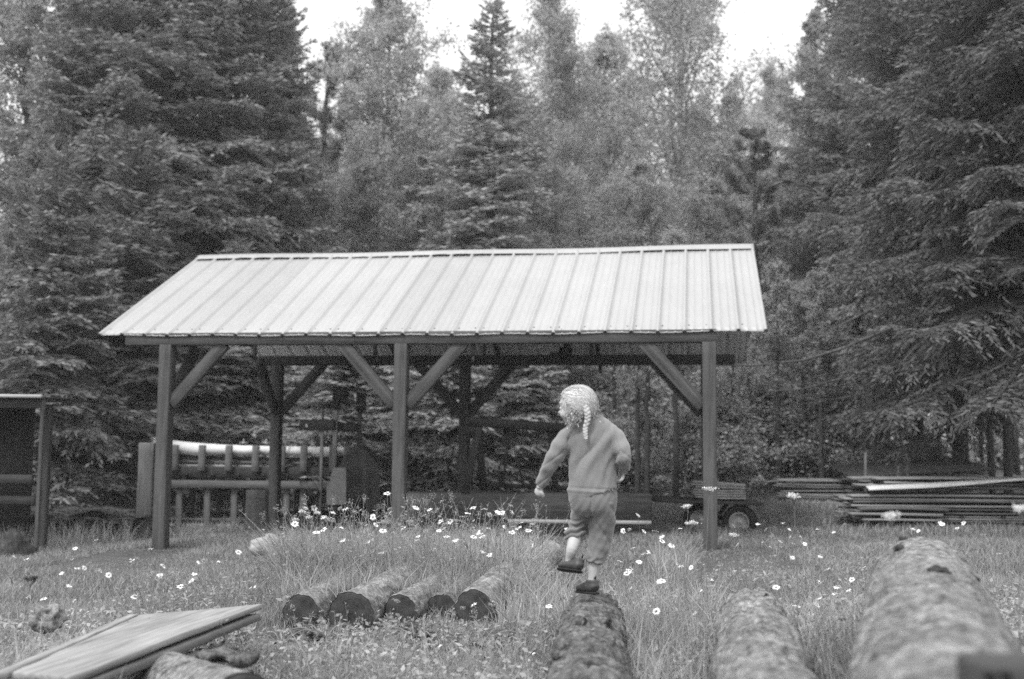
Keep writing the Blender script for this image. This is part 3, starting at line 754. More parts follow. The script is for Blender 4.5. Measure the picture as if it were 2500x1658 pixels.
# ------------------------------------------------------------------ logs
def log(name, label, a, b, r0, r1, bark, end, seed, group, rough=.10, bumps=(), flakes=0, near_cap=True, n=44, cat='log', plates=.25):
    """log from a (far end) to b (near end): Empty > bark, sawn ends, knots"""
    a = Vector(a); b = Vector(b); ax = b - a; L = ax.length; ax.normalize()
    o = thing(name, label, cat, a.lerp(b, .5) - Vector((0, 0, (r0 + r1) / 2)), group)
    y = Vector((0, 0, 1)).cross(ax).normalized(); z = ax.cross(y)
    K = max(12, int(L / (.016 if n > 50 else .026))); V = []; rng = random.Random(seed)
    bow = rng.uniform(-.02, .02)
    for i in range(K + 1):
        t = i / K; r = r0 + (r1 - r0) * t
        for j in range(n):
            th = 2 * math.pi * j / n
            q = Vector((t * L * 1.4, math.cos(th) * r * 3, math.sin(th) * r * 3 + seed * 7.3))
            d = mnoise.fractal(q * 1.5, 1.0, 2.0, 3) * .5 + mnoise.fractal(q * 6, .9, 2.1, 3) * .32 + mnoise.fractal(Vector((q.x * 3, q.y * 11, q.z * 11)), 1, 2, 2) * .25
            cr = mnoise.noise(Vector((q.x * 9, q.y * 3.2, q.z * 3.2)))      # bark curling off in bands across the log
            d += .30 * max(0, cr - .12)
            dist, ptsv = mnoise.voronoi(Vector((t * L * 9, math.cos(th) * r * 17, math.sin(th) * r * 17 + seed)))
            crack = dist[1] - dist[0]; hh_ = math.sin(ptsv[0].x * 57.1 + ptsv[0].y * 31.7 + ptsv[0].z * 13.3)
            d += plates * (.28 * hh_ - .75 * max(0, .16 - crack) / .16)
            rr = r * (1 + rough * d)
            V.append((t * L - L / 2, math.cos(th) * rr, math.sin(th) * rr + bow * math.sin(math.pi * t)))
    Q = [[i * n + j, (i + 1) * n + j, (i + 1) * n + (j + 1) % n, i * n + (j + 1) % n] for i in range(K) for j in range(n)]
    M = Matrix((ax, y, z)).transposed().to_4x4(); M.translation = (a + b) / 2
    bk = link('bark', mesh_np('bark', V, Q, None, MATS[bark], True), o); bk.matrix_basis = M
    def cap(xo, idx, flip):
        rim = [V[idx * n + j] for j in range(n)]; cy = sum(v[1] for v in rim) / n; cz = sum(v[2] for v in rim) / n
        VV = []; 
        for f in (1.0, .93, .6, .3):
            for v in rim: VV.append((xo + (.0 if f == 1 else .004 if f > .9 else .006) * (1 if flip else -1), cy + (v[1] - cy) * f * .985, cz + (v[2] - cz) * f * .985))
        VV.append((xo + .006 * (1 if flip else -1), cy, cz)); T = []; QQ = []
        for k in range(3):
            for j in range(n): QQ.append([k * n + j, k * n + (j + 1) % n, (k + 1) * n + (j + 1) % n, (k + 1) * n + j])
        T = [[3 * n + j, 3 * n + (j + 1) % n, 4 * n] for j in range(n)]
        e = link('sawn_end', mesh_np('sawn_end', VV, QQ, T, MATS[end], True), o); e.matrix_basis = M
    cap(-L / 2 + .004, 0, False)
    if near_cap: cap(L / 2 - .004, K, True)
    for (t, th, rr, hh) in bumps:
        th = math.radians(th); r = r0 + (r1 - r0) * t
        d = Vector((0, math.cos(th), math.sin(th))); c = Vector(((t - .5) * L, 0, 0))
        bm = bmesh.new(); bmesh.ops.create_icosphere(bm, subdivisions=3, radius=1)
        for v in bm.verts:
            kk = 1 + .55 * mnoise.fractal(v.co * 1.7 + Vector((seed + th * 3, t * 9, 0)), 1, 2, 3); e1 = Vector((1, 0, 0)); e2 = d.cross(e1)
            v.co = c + d * (r * .97 + v.co.z * kk * hh) + e1 * (v.co.x * kk * rr * 1.3) + e2 * (v.co.y * kk * rr)
        km = bpy.data.meshes.new('knot'); bm.to_mesh(km); bm.free(); km.materials.append(MATS['dark_bark']); k = link('knot', km, o); k.matrix_basis = M
    return o
GL = 'short logs lying side by side in the grass'
row = [ # px, py of near end centre, radius px, label
 (735, 1497, 46, 7.0, 'log at the left end of the row, half covered by a bent grass stem'),
 (857, 1503, 56, 6.8, 'thickest log of the row, with a big black sawn end'),
 (977, 1492, 41, 6.95, 'log of the row with a pale bark rim around its small dark end'),
 (1078, 1487, 36, 7.2, 'thin log of the row nearly hidden by weeds'),
 (1160, 1487, 48, 6.85, 'log with a paler ring round its dark end and a daisy before it'),
 (1228, 1452, 42, 7.45, 'log at the right end of the row, its end set back behind the others'),
]
for i, (px, py, r, d, lab) in enumerate(row):
    e = at(px, py, d); rad = r * d / FPX
    L = 1.75 + .35 * (i % 2)
    dirv = Vector((.16 + .02 * (i % 3), 1, .035)).normalized()
    log('short_log', lab, e + dirv * L, e, rad * .88, rad, 'mossy_log_bark', 'dark_log_end', 11 + i, GL, .16, plates=.45)
log('child_log', 'bark covered log that the child walks along, running out of the bottom of the picture', at(1446, 1512, 5.72), at(1425, 1960, 2.75), .155, .16, 'log_bark', 'dark_log_end', 31, 'long foreground logs', .17, ((.32, 60, .014, .022), (.5, 150, .014, .02)), cat='log', n=76, plates=.85)
log('middle_log', 'pale flaking log between the child log and the big mossy log', at(1836, 1522, 5.25), at(1905, 1830, 2.7), .165, .16, 'pale_log_bark', 'dark_log_end', 33, 'long foreground logs', .15, ((.12, 70, .014, .02),), cat='log', n=76, plates=.6)
log('big_log', 'big blurred mossy log with dark knots in the right foreground', at(2255, 1432, 4.9), at(2420, 2450, 1.25), .222, .215, 'pale_log_bark', 'dark_log_end', 35, 'long foreground logs', .10,
    ((.03, 112, .02, .034), (.12, 116, .022, .03), (.36, 84, .034, .02), (.22, 38, .014, .016)), n=84, cat='log', plates=.22)
for nm, new in (('child_log', 'bark_log'), ('middle_log', 'flaking_log'), ('big_log', 'mossy_log')): bpy.data.objects[nm].name = new
# log and planks in the left foreground
a = at(400, 1672, 4.5); b = at(592, 1738, 3.5)
log('barked_log', 'log under the leaning planks, its round dark end at the bottom edge', a, b, .135, .122, 'pale_log_bark', 'pale_log_end', 41, None, .05)
mb = MB(); rng = random.Random(2); V = []; c0 = at(520, 1590, 4.25)
for i in range(9):
    for j in range(7):
        u = i / 8; v = j / 6
        q = mnoise.fractal(Vector((u * 4, v * 4, 3)), 1, 2, 4)
        V.append((c0.x - .10 + .24 * u + .03 * q, c0.y - .02 + .14 * v + .04 * q, c0.z - .055 + .06 * math.sin(math.pi * (.15 + .7 * u)) * (1 - .5 * v) + .04 * q))
Q = [[i * 7 + j, (i + 1) * 7 + j, (i + 1) * 7 + j + 1, i * 7 + j + 1] for i in range(8) for j in range(6)]
sl = tag(link('bark_slab', mesh_np('bark_slab', V, Q, None, MATS['log_bark'], True)), 'torn slab of loose bark lying on the log under the planks', 'bark'); md = sl.modifiers.new('thickness', 'SOLIDIFY'); md.thickness = .03
def plank(label, pts, th, seed, mat='plank_wood', group='planks stacked in the left foreground', name='plank'):
    """board given by its four top corners (near left, near right, far right, far left)"""
    p = [Vector(q) for q in pts]; K = 26; J = 6; V = []
    xax = (p[2] - p[1]).normalized(); nrm = (p[1] - p[0]).cross(p[3] - p[0]).normalized(); 
    if nrm.z < 0: nrm = -nrm
    yax = nrm.cross(xax); cen = (p[0] + p[1] + p[2] + p[3]) / 4
    M = Matrix((xax, yax, nrm)).transposed().to_4x4(); M.translation = cen; Mi = M.inverted()
    for s in (0, 1):
        for i in range(K + 1):
            for j in range(J + 1):
                u = i / K; v = j / J
                q = (p[0].lerp(p[3], u)).lerp(p[1].lerp(p[2], u), v)
                e = .012 * mnoise.noise(Vector((u * 9, seed, v))) if j in (0, J) else 0
                q = q + nrm * (.006 * mnoise.noise(Vector((u * 2.5, v * 1.5, seed))) - s * th) + yax * e
                V.append(tuple(Mi @ q))
    n = (K + 1) * (J + 1); Q = []
    idx = lambda i, j, s: s * n + i * (J + 1) + j
    for i in range(K):
        for j in range(J):
            Q.append([idx(i, j, 0), idx(i, j + 1, 0), idx(i + 1, j + 1, 0), idx(i + 1, j, 0)]); Q.append([idx(i, j, 1), idx(i + 1, j, 1), idx(i + 1, j + 1, 1), idx(i, j + 1, 1)])
        Q.append([idx(i, 0, 0), idx(i + 1, 0, 0), idx(i + 1, 0, 1), idx(i, 0, 1)]); Q.append([idx(i, J, 0), idx(i, J, 1), idx(i + 1, J, 1), idx(i + 1, J, 0)])
    for j in range(J):
        Q.append([idx(0, j, 0), idx(0, j, 1), idx(0, j + 1, 1), idx(0, j + 1, 0)]); Q.append([idx(K, j, 0), idx(K, j + 1, 0), idx(K, j + 1, 1), idx(K, j, 1)])
    o = link(name, mesh_np(name, V, Q, None, MATS[mat])); o.matrix_basis = M
    bm = o.modifiers.new('bevel', 'BEVEL'); bm.width = .004; bm.segments = 1; bm.limit_method = 'ANGLE'; bm.angle_limit = 1.0
    return tag(o, label, 'plank', group)
top_pts = [at(25, 1668, 3.85), at(170, 1641, 3.78), at(640, 1476, 5.55), at(345, 1497, 5.35)]
plank('wide pale plank on top of the pair in the left foreground', [at(30, 1640, 3.9), at(170, 1652, 3.72), at(640, 1475, 5.55), at(345, 1500, 5.40)], .028, 1)
nrm = Vector((0, 0, -.034))
plank('second plank lying right under the wide pale plank, only its dark edge showing', [at(40, 1642, 3.9) + nrm, at(172, 1654, 3.70) + nrm, at(637, 1482, 5.50) + nrm, at(400, 1502, 5.35) + nrm], .035, 2, 'weathered_wood')
plank('narrow grey plank along the far side of the wide pale plank', [at(-40, 1655, 3.85), at(18, 1640, 3.92), at(336, 1499, 5.42), at(312, 1501, 5.45)], .03, 3)
# dark timber block in the bottom right corner
def corner_block():
    d = 1.7; p = [at(2392, 1622, d), at(2640, 1622, d)]
    w_ = p[1].x - p[0].x; o = thing('timber_block', 'dark blurred timber block with two bolt heads in the bottom right corner', 'block', (p[0].x + w_ / 2, d + .15, p[0].z - .35))
    mb = MB(); mb.box((p[0].x + w_ / 2, d + .05, p[0].z - .18), (w_, .10, .36)); mb.build('block', MATS['dark_wood'], o, bevel=.012)
    for px in (2412, 2452):
        c = at(px, 1645, d); mb = MB(); mb.tube([c + Vector((0, .01, 0)), c - Vector((0, .012, 0))], .007, 8); mb.build('bolt', MATS['black_steel'], o)
    mb = MB(); mb.box((p[0].x + w_ / 2, d + .05, p[0].z - .7), (w_ * .8, .09, .68)); mb.build('stand', MATS['dark_wood'], o)
corner_block()

# ------------------------------------------------------------------ under and behind the open shed
def vert(px, d, y0, y1):
    return at(px, y0, d), at(px, y1, d)
def rack():
    d = 19.2; z0 = gzf(gx(560, d), d); o = thing('slab_rack', 'low timber rack with stakes, a dark roller beam and legs behind the left bay', 'rack', (gx(560, d), d, z0))
    X = lambda px: gx(px, d); Z = lambda py: at(560, py, d).z
    beam('beam', (X(352), d, Z(1153)), (X(880), d, Z(1153)), .12, .2, MATS['dark_wood'], o)
    beam('rail', (X(352), d - .1, Z(1182)), (X(860), d - .1, Z(1182)), .12, .13, MATS['weathered_wood'], o)
    for px in (432, 498, 563, 628, 692, 745, 815, 850): beam('stake', (X(px), d - .1, Z(1150)), (X(px), d - .1, Z(1087)), .12, .07, MATS['weathered_wood'], o)
    for px in (462, 525, 588, 646, 706, 770): 
        mb = MB(); c = Vector((X(px), d - .085, Z(1160))); mb.tube([c + Vector((0, .05, 0)), c - Vector((0, .04, 0))], .03, 10); mb.build('roller', MATS['black_steel'], o)
    for px in (445, 513, 578, 640, 705, 745):
        beam('leg', (X(px), d - .05, Z(1190)), (X(px), d - .05, z0 - .1), .11, .07, MATS['weathered_wood'], o)
        beam('leg', (X(px + 14), d + .35, Z(1190)), (X(px + 14), d + .35, z0 - .1), .08, .07, MATS['dark_wood'], o)
    beam('foot_board', (X(275), d + .12, z0 + .07), (X(720), d + .12, z0 + .07), .14, .05, MATS['pale_wood'], o)
    beam('foot_board', (X(385), d + .3, z0 + .17), (X(720), d + .3, z0 + .17), .14, .04, MATS['pale_wood'], o)
    # white slab with a wavy natural edge
    K = 40; V = []
    for i in range(K + 1):
        u = i / K; px = 372 + (850 - 372) * u; top = 1083 + 10 * u ** .5 - 16 * (1 - u) ** 5; bot = 1112 + 2 * math.sin(u * 9) - 14 * (1 - u) ** 6
        for (yy, off) in ((top, .0), (top, .35), (bot, .37), (bot + 2 * math.sin(u * 31), -.02)):
            q = at(px, yy, d + .12); V.append((q.x, d + .02 + off, q.z + (.0 if off < .1 else .01)))
    Q = [[i * 4 + j, (i + 1) * 4 + j, (i + 1) * 4 + (j + 1) % 4, i * 4 + (j + 1) % 4] for i in range(K) for j in range(4)] + [[0, 1, 2, 3], [K * 4 + 3, K * 4 + 2, K * 4 + 1, K * 4]]
    tag(link('sawn_slab', mesh_np('sawn_slab', V, Q, None, MATS['fresh_wood'])), 'freshly sawn white slab with a curved end lying on the rack', 'slab')
    for k, (p0, p1, y0, m) in enumerate(((400, 850, 1119, 'dark_wood'), (412, 760, 1128, 'weathered_wood'), (395, 700, 1138, 'pale_wood'))):
        b = beam('board', (X(p0), d + .2, Z(y0)), (X(p1), d + .2, Z(y0) - .01), .3, .045, MATS[m])
        tag(b, ('dark board right under the white slab on the rack', 'grey board between the dark and the pale board on the rack', 'pale edged board lowest on the rack')[k], 'board', 'boards on the rack')
    for px in (595, 650, 763):
        c = at(px, 1081, d + .25); mb = MB(); mb.box(c, (.16, .05, .03)); mb.box(c + Vector((0, 0, .035)), (.03, .03, .06)); mb.build('clamp', MATS['grey_steel'], o)
rack()
def timber_post():
    d = 15.6; x = gx(362, d); z = gzf(x, d)
    tag(beam('timber_post', (x, d, z - .2), (x, d, at(362, 1081, d).z), .22, .2, MATS['weathered_wood'], bevel=.012), 'stout squared grey post standing beside the left front post', 'post')
    mb = MB(); d = 15.3; x = gx(632, d); z = gzf(x, d); V = []
    n = 26; K = 9; H = at(632, 1197, d).z - z
    for i in range(K + 1):
        for j in range(n):
            th = 2 * math.pi * j / n; t = i / K
            r = .155 * (1 + .5 * (1 - t) ** 3) * (1 + .14 * mnoise.noise(Vector((math.cos(th) * 3, math.sin(th) * 3, t * 1.0))) + .06 * math.sin(th * 7))
            V.append((x + r * math.cos(th), d + r * math.sin(th), z - .1 + t * (H + .1)))
    Q = [[i * n + j, i * n + (j + 1) % n, (i + 1) * n + (j + 1) % n, (i + 1) * n + j] for i in range(K) for j in range(n)]
    V.append((x, d, z + H + .005)); T = [[K * n + j, K * n + (j + 1) % n, len(V) - 1] for j in range(n)]
    tag(link('stump', mesh_np('stump', V, Q, T, MATS['weathered_wood'], False)), 'upright fluted grey stump beside the rear left post of the open shed', 'stump')
timber_post()
def sawmill():
    d = 15.4; X = lambda px: gx(px, d); Z = lambda py: at(800, py, d).z; x0 = X(850); z0 = gzf(x0, d)
    o = thing('portable_sawmill', 'portable band sawmill with tall steel mast and cross arm under the middle of the roof', 'sawmill', (x0, d, z0))
    S_ = MATS['grey_steel']; K_ = MATS['black_steel']
    def bx(name, px0, px1, py0, py1, dd, th, mat, bev=.01):
        mb = MB(); mb.box(((X(px0) + X(px1)) / 2, d + dd, (Z(py0) + Z(py1)) / 2), (X(px1) - X(px0), th, abs(Z(py0) - Z(py1)))); return mb.build(name, mat, o, bevel=bev)
    bx('mast', 811, 823, 990, 1150, .0, .06, S_); bx('mast', 868, 879, 985, 1120, .12, .06, MATS['dark_paint'])
    bx('guide_post', 783, 791, 1048, 1262, -.05, .05, S_); bx('slide_rail', 786, 790, 995, 1030, -.05, .05, MATS['dark_paint'])
    bx('cross_arm', 735, 820, 1025, 1051, -.1, .16, MATS['dark_paint']); bx('cross_arm', 824, 872, 1032, 1053, .04, .14, K_)
    bx('arm_tip', 703, 736, 1040, 1046, -.1, .05, K_)
    bx('plate', 750, 756, 1036, 1044, -.19, .012, MATS['bright_sheet'], .001)
    bx('head_box', 811, 846, 945, 975, .0, .22, K_); bx('head_box', 866, 887, 958, 1003, .12, .2, K_)
    bx('bracket', 811, 826, 972, 1000, -.02, .12, K_)
    mb = MB(); c = Vector((X(850), d + .02, Z(972))); mb.tube([c + Vector((-.05, 0, 0)), c + Vector((.06, 0, .0))], .055, 14); mb.build('pulley', S_, o, smooth=True)
    mb = MB(); mb.bar(at(826, 972, d), at(846, 1010, d), .04, .05); mb.build('crank', S_, o); mb = MB(); mb.bar(at(856, 988, d), at(888, 990, d), .03, .03); mb.build('lever', S_, o)
    # wheel guard with its angled front panel
    pr = [(812, 1142), (845, 1142), (845, 1232), (797, 1232), (797, 1190), (806, 1172)]
    V = [tuple(at(px, py, d - .60 + k * .4)) for k in (0, 1) for px, py in pr]; n = len(pr)
    bm = bmesh.new(); vs = [bm.verts.new(v) for v in V]; bm.faces.new(vs[:n]); bm.faces.new(vs[n:][::-1])
    for j in range(n): bm.faces.new([vs[j], vs[n + j], vs[n + (j + 1) % n], vs[(j + 1) % n]])
    bmesh.ops.recalc_face_normals(bm, faces=bm.faces); me = bpy.data.meshes.new('guard_panel'); bm.to_mesh(me); me.materials.append(MATS['panel_paint']); link('guard_panel', me, o)
    bx('engine_body', 835, 905, 1150, 1270, .05, .5, K_); bx('base', 690, 960, 1262, 1300, .0, .3, K_); bx('control_box', 757, 785, 1196, 1212, -.08, .15, K_)
    mb = MB(); c = at(770, 1204, d - .17); mb.tube([c, c + Vector((0, .03, 0))], .03, 12); mb.build('gauge', S_, o)
    for px in (700, 930): bx('bed_foot', px, px + 18, 1285, 1325, .0, .2, K_)
    # dark tarp hanging over the engine
    n = 40; m = 22; V = []
    for i in range(n + 1):
        for j in range(m + 1):
            u = i / n; v = j / m
            px = 834 + 92 * u; prof = 1087 + (56 * ((.45 - u) / .45) ** 1.6 if u < .45 else 48 * ((u - .45) / .55) ** 2.2)
            hang = 1238 + 10 * math.sin(u * 9)
            py = prof + (hang - prof) * max(0, (v - .35) / .65) ** .9
            dep = -.36 * min(1, v / .35) * (1) + .3 * (1 - min(1, v / .35))
            q = at(px + 10 * math.sin(v * 2) * u, py, d)
            fold = .06 * math.sin(u * 15 + 1.5 * math.sin(v * 3)) * max(0, v - .2) + .02 * mnoise.noise(Vector((u * 6, v * 5, 2)))
            V.append((q.x, d + dep + fold - .04, q.z + .015 * mnoise.noise(Vector((u * 8, v * 3, 7)))))
    Q = [[i * (m + 1) + j, i * (m + 1) + j + 1, (i + 1) * (m + 1) + j + 1, (i + 1) * (m + 1) + j] for i in range(n) for j in range(m)]
    t = tag(link('tarp', mesh_np('tarp', V, Q, None, MATS['tarp_cloth'], True)), 'dark tarp hanging in folds over the sawmill engine', 'tarp'); md = t.modifiers.new('thickness', 'SOLIDIFY'); md.thickness = .006
sawmill()
def wheel(parent, c, R, width, axis=(1, 0, 0), rimmat='rim_paint', rr=.58):
    ax = Vector(axis).normalized(); u = Vector((0, 0, 1)); v = ax.cross(u).normalized()
    def rev(prof, n=40):
        V = []
        for i in range(n):
            th = 2 * math.pi * i / n
            for (a, r) in prof: V.append(tuple(Vector(c) + ax * a + (u * math.cos(th) + v * math.sin(th)) * r))
        k = len(prof); Q = [[i * k + j, i * k + j + 1, ((i + 1) % n) * k + j + 1, ((i + 1) % n) * k + j] for i in range(n) for j in range(k - 1)]
        return V, Q
    w2 = width / 2
    V, Q = rev([(-w2 * .7, R * rr), (-w2, R * .72), (-w2 * .97, R * .9), (-w2 * .7, R * .985), (-w2 * .3, R), (-w2 * .28, R * .975), (w2 * .28, R * .975), (w2 * .3, R), (w2 * .7, R * .985), (w2 * .97, R * .9), (w2, R * .72), (w2 * .7, R * rr)])
    wt = link('wheel', mesh_np('wheel', V, Q, None, MATS['rubber'], True), parent)
    V, Q = rev([(-w2 * .72, R * rr), (-w2 * .75, R * rr * .9), (-w2 * .3, R * rr * .8), (-w2 * .25, R * .2), (-w2 * .5, R * .17), (-w2 * .5, .002)])
    V2, Q2 = rev([(w2 * .72, R * rr), (w2 * .75, R * rr * .9), (w2 * .3, R * rr * .8), (w2 * .25, R * .2), (w2 * .5, .002)])
    mb = MB(); mb.add(V, Q); mb.add(V2, Q2); V, Q, T = mb.arrays()
    rm = link('rim', mesh_np('rim', V, Q, None, MATS[rimmat], True), wt)
    for k in range(5):
        th = 2 * math.pi * k / 5; p = Vector(c) + (u * math.cos(th) + v * math.sin(th)) * R * .32
        mb = MB(); mb.tube([p - ax * w2 * .45, p - ax * w2 * .2], R * .045, 6); mb.build('wheel_nut', MATS['grey_steel'], wt)
    return wt
def log_arch():
    d = 13.9; K_ = MATS['black_steel']; X = lambda px: gx(px, d); x0 = X(1280); z0 = gzf(x0, d)
    o = thing('log_arch', 'black steel log arch trailer with a winch, standing between the middle posts and the child', 'log trailer', (x0, d, z0))
    def bar(name, p, q, w, h=None, d0=d, d1=d, mat=K_):
        mb = MB(); mb.bar(at(*p, d0), at(*q, d1), w, h or w); return mb.build(name, mat, o, bevel=.006)
    bar('top_beam', (1140, 1029), (1400, 1046), .12, .115); 
    bar('front_leg', (1170, 1040), (1128, 1240), .085, .1); bar('inner_leg', (1168, 1045), (1180, 1200), .075, .1, d + .5, d + .5)
    bar('lower_rail', (1132, 1203), (1400, 1217), .07, .07); bar('rear_rail', (1178, 1183), (1400, 1193), .06, .06, d + .5, d + .5)
    bar('far_leg', (1342, 1040), (1358, 1210), .06, .08, d + .3, d + .3); bar('corner_plate', (1134, 1050), (1160, 1050), .1, .14)
    bar('winch_mast', (1238, 1045), (1222, 1190), .07, .09, d + .3, d + .3); bar('stay', (1262, 1120), (1278, 1188), .03, .03, d + .3, d + .3); bar('stay', (1255, 1060), (1230, 1100), .025, .025, d + .3, d + .3)
    mb = MB(); c = at(1224, 1102, d + .2); mb.box(c, (.14, .12, .1)); mb.build('winch', MATS['dark_paint'], o, bevel=.01)
    mb = MB()
    for py in (1094, 1106): mb.bar(at(1211, py, d + .12), at(1234, py, d + .12), .012, .012)
    mb.bar(at(1211, 1094, d + .12), at(1211, 1106, d + .12), .012, .012); mb.build('winch_frame', MATS['rim_paint'], o)
    mb = MB(); mb.box(at(1219, 1143, d + .22), (.12, .03, .08)); mb.build('name_plate', MATS['panel_paint'], o); mb = MB(); mb.box(at(1219, 1141, d + .2), (.03, .02, .045)); mb.build('latch', K_, o)
    # load beams, spare wheel
    for k, (p0, p1, py, m) in enumerate(((960, 1640, 1296, 'dark_wood'), (1200, 1650, 1318, 'dark_wood'))):
        beam('bunk', at(p0, py, d - .1), at(p1, py + 3, d - .1), .14, .1, MATS[m], o)
    beam('deck_edge', at(930, 1274, d - .25), at(1010, 1274, d - .25), .06, .045, MATS['pale_wood'], o)
    beam('deck_edge', at(1240, 1272, d - .25), at(1590, 1276, d - .25), .06, .045, MATS['pale_wood'], o)
    wheel(o, at(1112, 1312, 12.9), .235, .14, (.25, -1, 0), 'dark_paint', .78)
    mb = MB(); c = at(1112, 1312, 12.82); n = 40
    ring = [c + Vector((math.cos(2 * math.pi * i / n) * .2, .05 * math.cos(2 * math.pi * i / n), math.sin(2 * math.pi * i / n) * .2)) for i in range(n + 1)]
    mb.tube(ring, .008, 6, False); mb.build('wheel_ring', MATS['rim_paint'], o, True)
    b = beam('squared_log', at(985, 1236, d + .2), at(1586, 1237, d + .2), .5, .37, MATS['post_wood'], bevel=.02); tag(b, 'long dark squared log lying on the log arch trailer', 'log')
log_arch()
def trailer():
    d = 14.9; K_ = MATS['black_steel']; X = lambda px: gx(px, d); x0 = X(1750); z0 = gzf(x0, d)
    o = thing('lumber_trailer', 'low flat trailer with two thick tyres standing behind the right front post', 'trailer', (x0, d, z0))
    beam('deck', at(1588, 1217, d), at(1846, 1226, d), .9, .045, MATS['dark_wood'], o)
    for p, q in (((1700, 1228), (1712, 1236)), ((1776, 1228), (1757, 1255)), ((1822, 1228), (1815, 1240))):
        mb = MB(); mb.bar(at(*p, d - .25), at(*q, d - .25), .05, .05); mb.build('strut', K_, o)
    wheel(o, at(1806, 1275, d - .3), .235, .2, (-.35, -1, 0)); wheel(o, at(1712, 1270, d - .15), .24, .2, (-.55, -1, 0))
    mb = MB(); mb.bar(at(1712, 1262, d - .05), at(1806, 1266, d - .05), .06, .06); mb.build('axle_beam', K_, o)
    k = 0
    for lay in range(7):
        for r in range(3):
            y0 = 1213 - lay * 6.0; p0 = 1690 + rng.uniform(-6, 6); p1 = 1812 + rng.uniform(-5, 6)
            b = beam('board', at(p0, y0 - 1, d - .3 + r * .25), at(p1, y0 + (3 if lay < 6 else 7), d - .3 + r * .25), .22, .026, MATS['lumber_wood'], bow=rng.uniform(-.01, .01))
            tag(b, 'short weathered board in the small lumber stack on the trailer', 'board', 'boards stacked on the trailer')
trailer()
def stacks():
    rng = random.Random(9)
    def stack(px0, px1, ptop, d, layers, rows, wid, th, gap, group, lab, yaw=0.0, jit=.12, sag=0.0):
        x0, x1 = gx(px0, d), gx(px1, d); zt = at((px0 + px1) / 2, ptop, d).z
        for l in range(layers):
            for r in range(rows):
                z = zt - l * (th + gap) - th / 2; e0 = rng.uniform(-jit, jit); e1 = rng.uniform(-jit, jit) * .6
                y = d + r * (wid + .02) + rng.uniform(-.015, .015)
                if l and r == 0 and rng.random() < .1: continue
                if rng.random() < .2: e0 += rng.uniform(-.25, .1); e1 += rng.uniform(-.1, .2)
                b = beam('board', (x0 + e0, y, z + rng.uniform(-.004, .004)), (x1 + e1, y + yaw * (x1 - x0), z + rng.uniform(-.006, .006)), wid, th * rng.uniform(.75, 1.1), MATS['lumber_wood' if rng.random() < .8 else 'weathered_wood'], bow=rng.uniform(-.022, .022) - sag)
                tag(b, lab, 'board', group)
    g = ('boards of the farther low lumber stack', 'weathered board in the farther low lumber stack at the wood edge')
    stack(1905, 2110, 1172, 19.0, 12, 3, .24, .02, .011, *g)
    stack(1945, 2120, 1224, 18.9, 2, 2, .3, .05, .012, *g)
    g = ('boards of the long lumber stack', 'weathered board in the long lumber stack reaching out of the right edge')
    stack(2125, 2620, 1168, 14.8, 4, 3, .26, .026, .018, *g, jit=.2)
    stack(2110, 2640, 1210, 14.6, 11, 3, .28, .027, .014, *g, jit=.3)
    stack(2095, 2300, 1240, 14.4, 3, 1, .2, .034, .034, *g, jit=.18)
    # stickers between layers are part of the stack look: short cross pieces
    for k, px in enumerate((2140, 2240, 2340, 2440)):
        b = beam('sticker', (gx(px, 14.5), 14.42, at(px, 1262, 14.5).z), (gx(px, 14.5), 15.3, at(px, 1262, 14.5).z), .05, .02, MATS['dark_wood']); tag(b, 'short cross strip between the lower layers of the long lumber stack', 'wood strip', 'cross strips in the long lumber stack')
    # bright curled sheet lying on the long stack
    V = []; K = 30
    for i in range(K + 1):
        u = i / K; px = 2120 + (2600 - 2120) * u
        top = 1186 - 18 * u ** .6; bot = 1196 - 27 * u ** .8 + 4 * math.sin(u * 5)
        q = at(px, top, 14.75); q2 = at(px, bot, 14.4); V += [(q.x, 14.97, q.z + .015), (q2.x, 14.4, q2.z + .02), (q2.x, 14.38, q2.z - .005)]
    Q = [[i * 3 + j, i * 3 + j + 1, (i + 1) * 3 + j + 1, (i + 1) * 3 + j] for i in range(K) for j in range(2)]
    s = tag(link('covering_sheet', mesh_np('covering_sheet', V, Q, None, MATS['bright_sheet'], True)), 'pale sheet laid over the lower layers of the long lumber stack', 'sheet'); md = s.modifiers.new('thickness', 'SOLIDIFY'); md.thickness = .012
    # corrugated roofing on the hindmost stack
    V = []; K = 60
    for i in range(K + 1):
        u = i / K; px = 2058 + (2390 - 2058) * u; q = at(px, 1150 - 20 * u, 18.4); h = .012 * math.cos(i * math.pi)
        V += [(q.x, 17.9, q.z - .1 + h), (q.x, 19.3, q.z + .06 + h)]
    Q = [[i * 2, i * 2 + 1, i * 2 + 3, i * 2 + 2] for i in range(K)]
    s = tag(link('roofing_sheet', mesh_np('roofing_sheet', V, Q, None, MATS['dark_paint'])), 'dark corrugated roofing sheet sloping over the hindmost lumber stack', 'roofing sheet'); md = s.modifiers.new('thickness', 'SOLIDIFY'); md.thickness = .01
    stack(2100, 2400, 1160, 18.2, 10, 2, .34, .045, .023, 'boards of the hindmost lumber stack', 'dark board in the hindmost lumber stack under the roofing sheet')
    for k, px in enumerate((2110, 2190, 2212)):
        d = 17.3; x = gx(px, d); mb = MB(); mb.tube([(x, d, gzf(x, d) - .1), (x + .02, d, at(px, 1105, d).z)], .022, 8)
        tag(mb.build('stake', MATS['weathered_wood'], None, True), ('thin stake standing left of the other two at the lumber stacks', 'middle thin stake standing at the hindmost lumber stack', 'right hand thin stake standing at the hindmost lumber stack')[k], 'stake', 'thin stakes at the lumber stacks')
stacks()
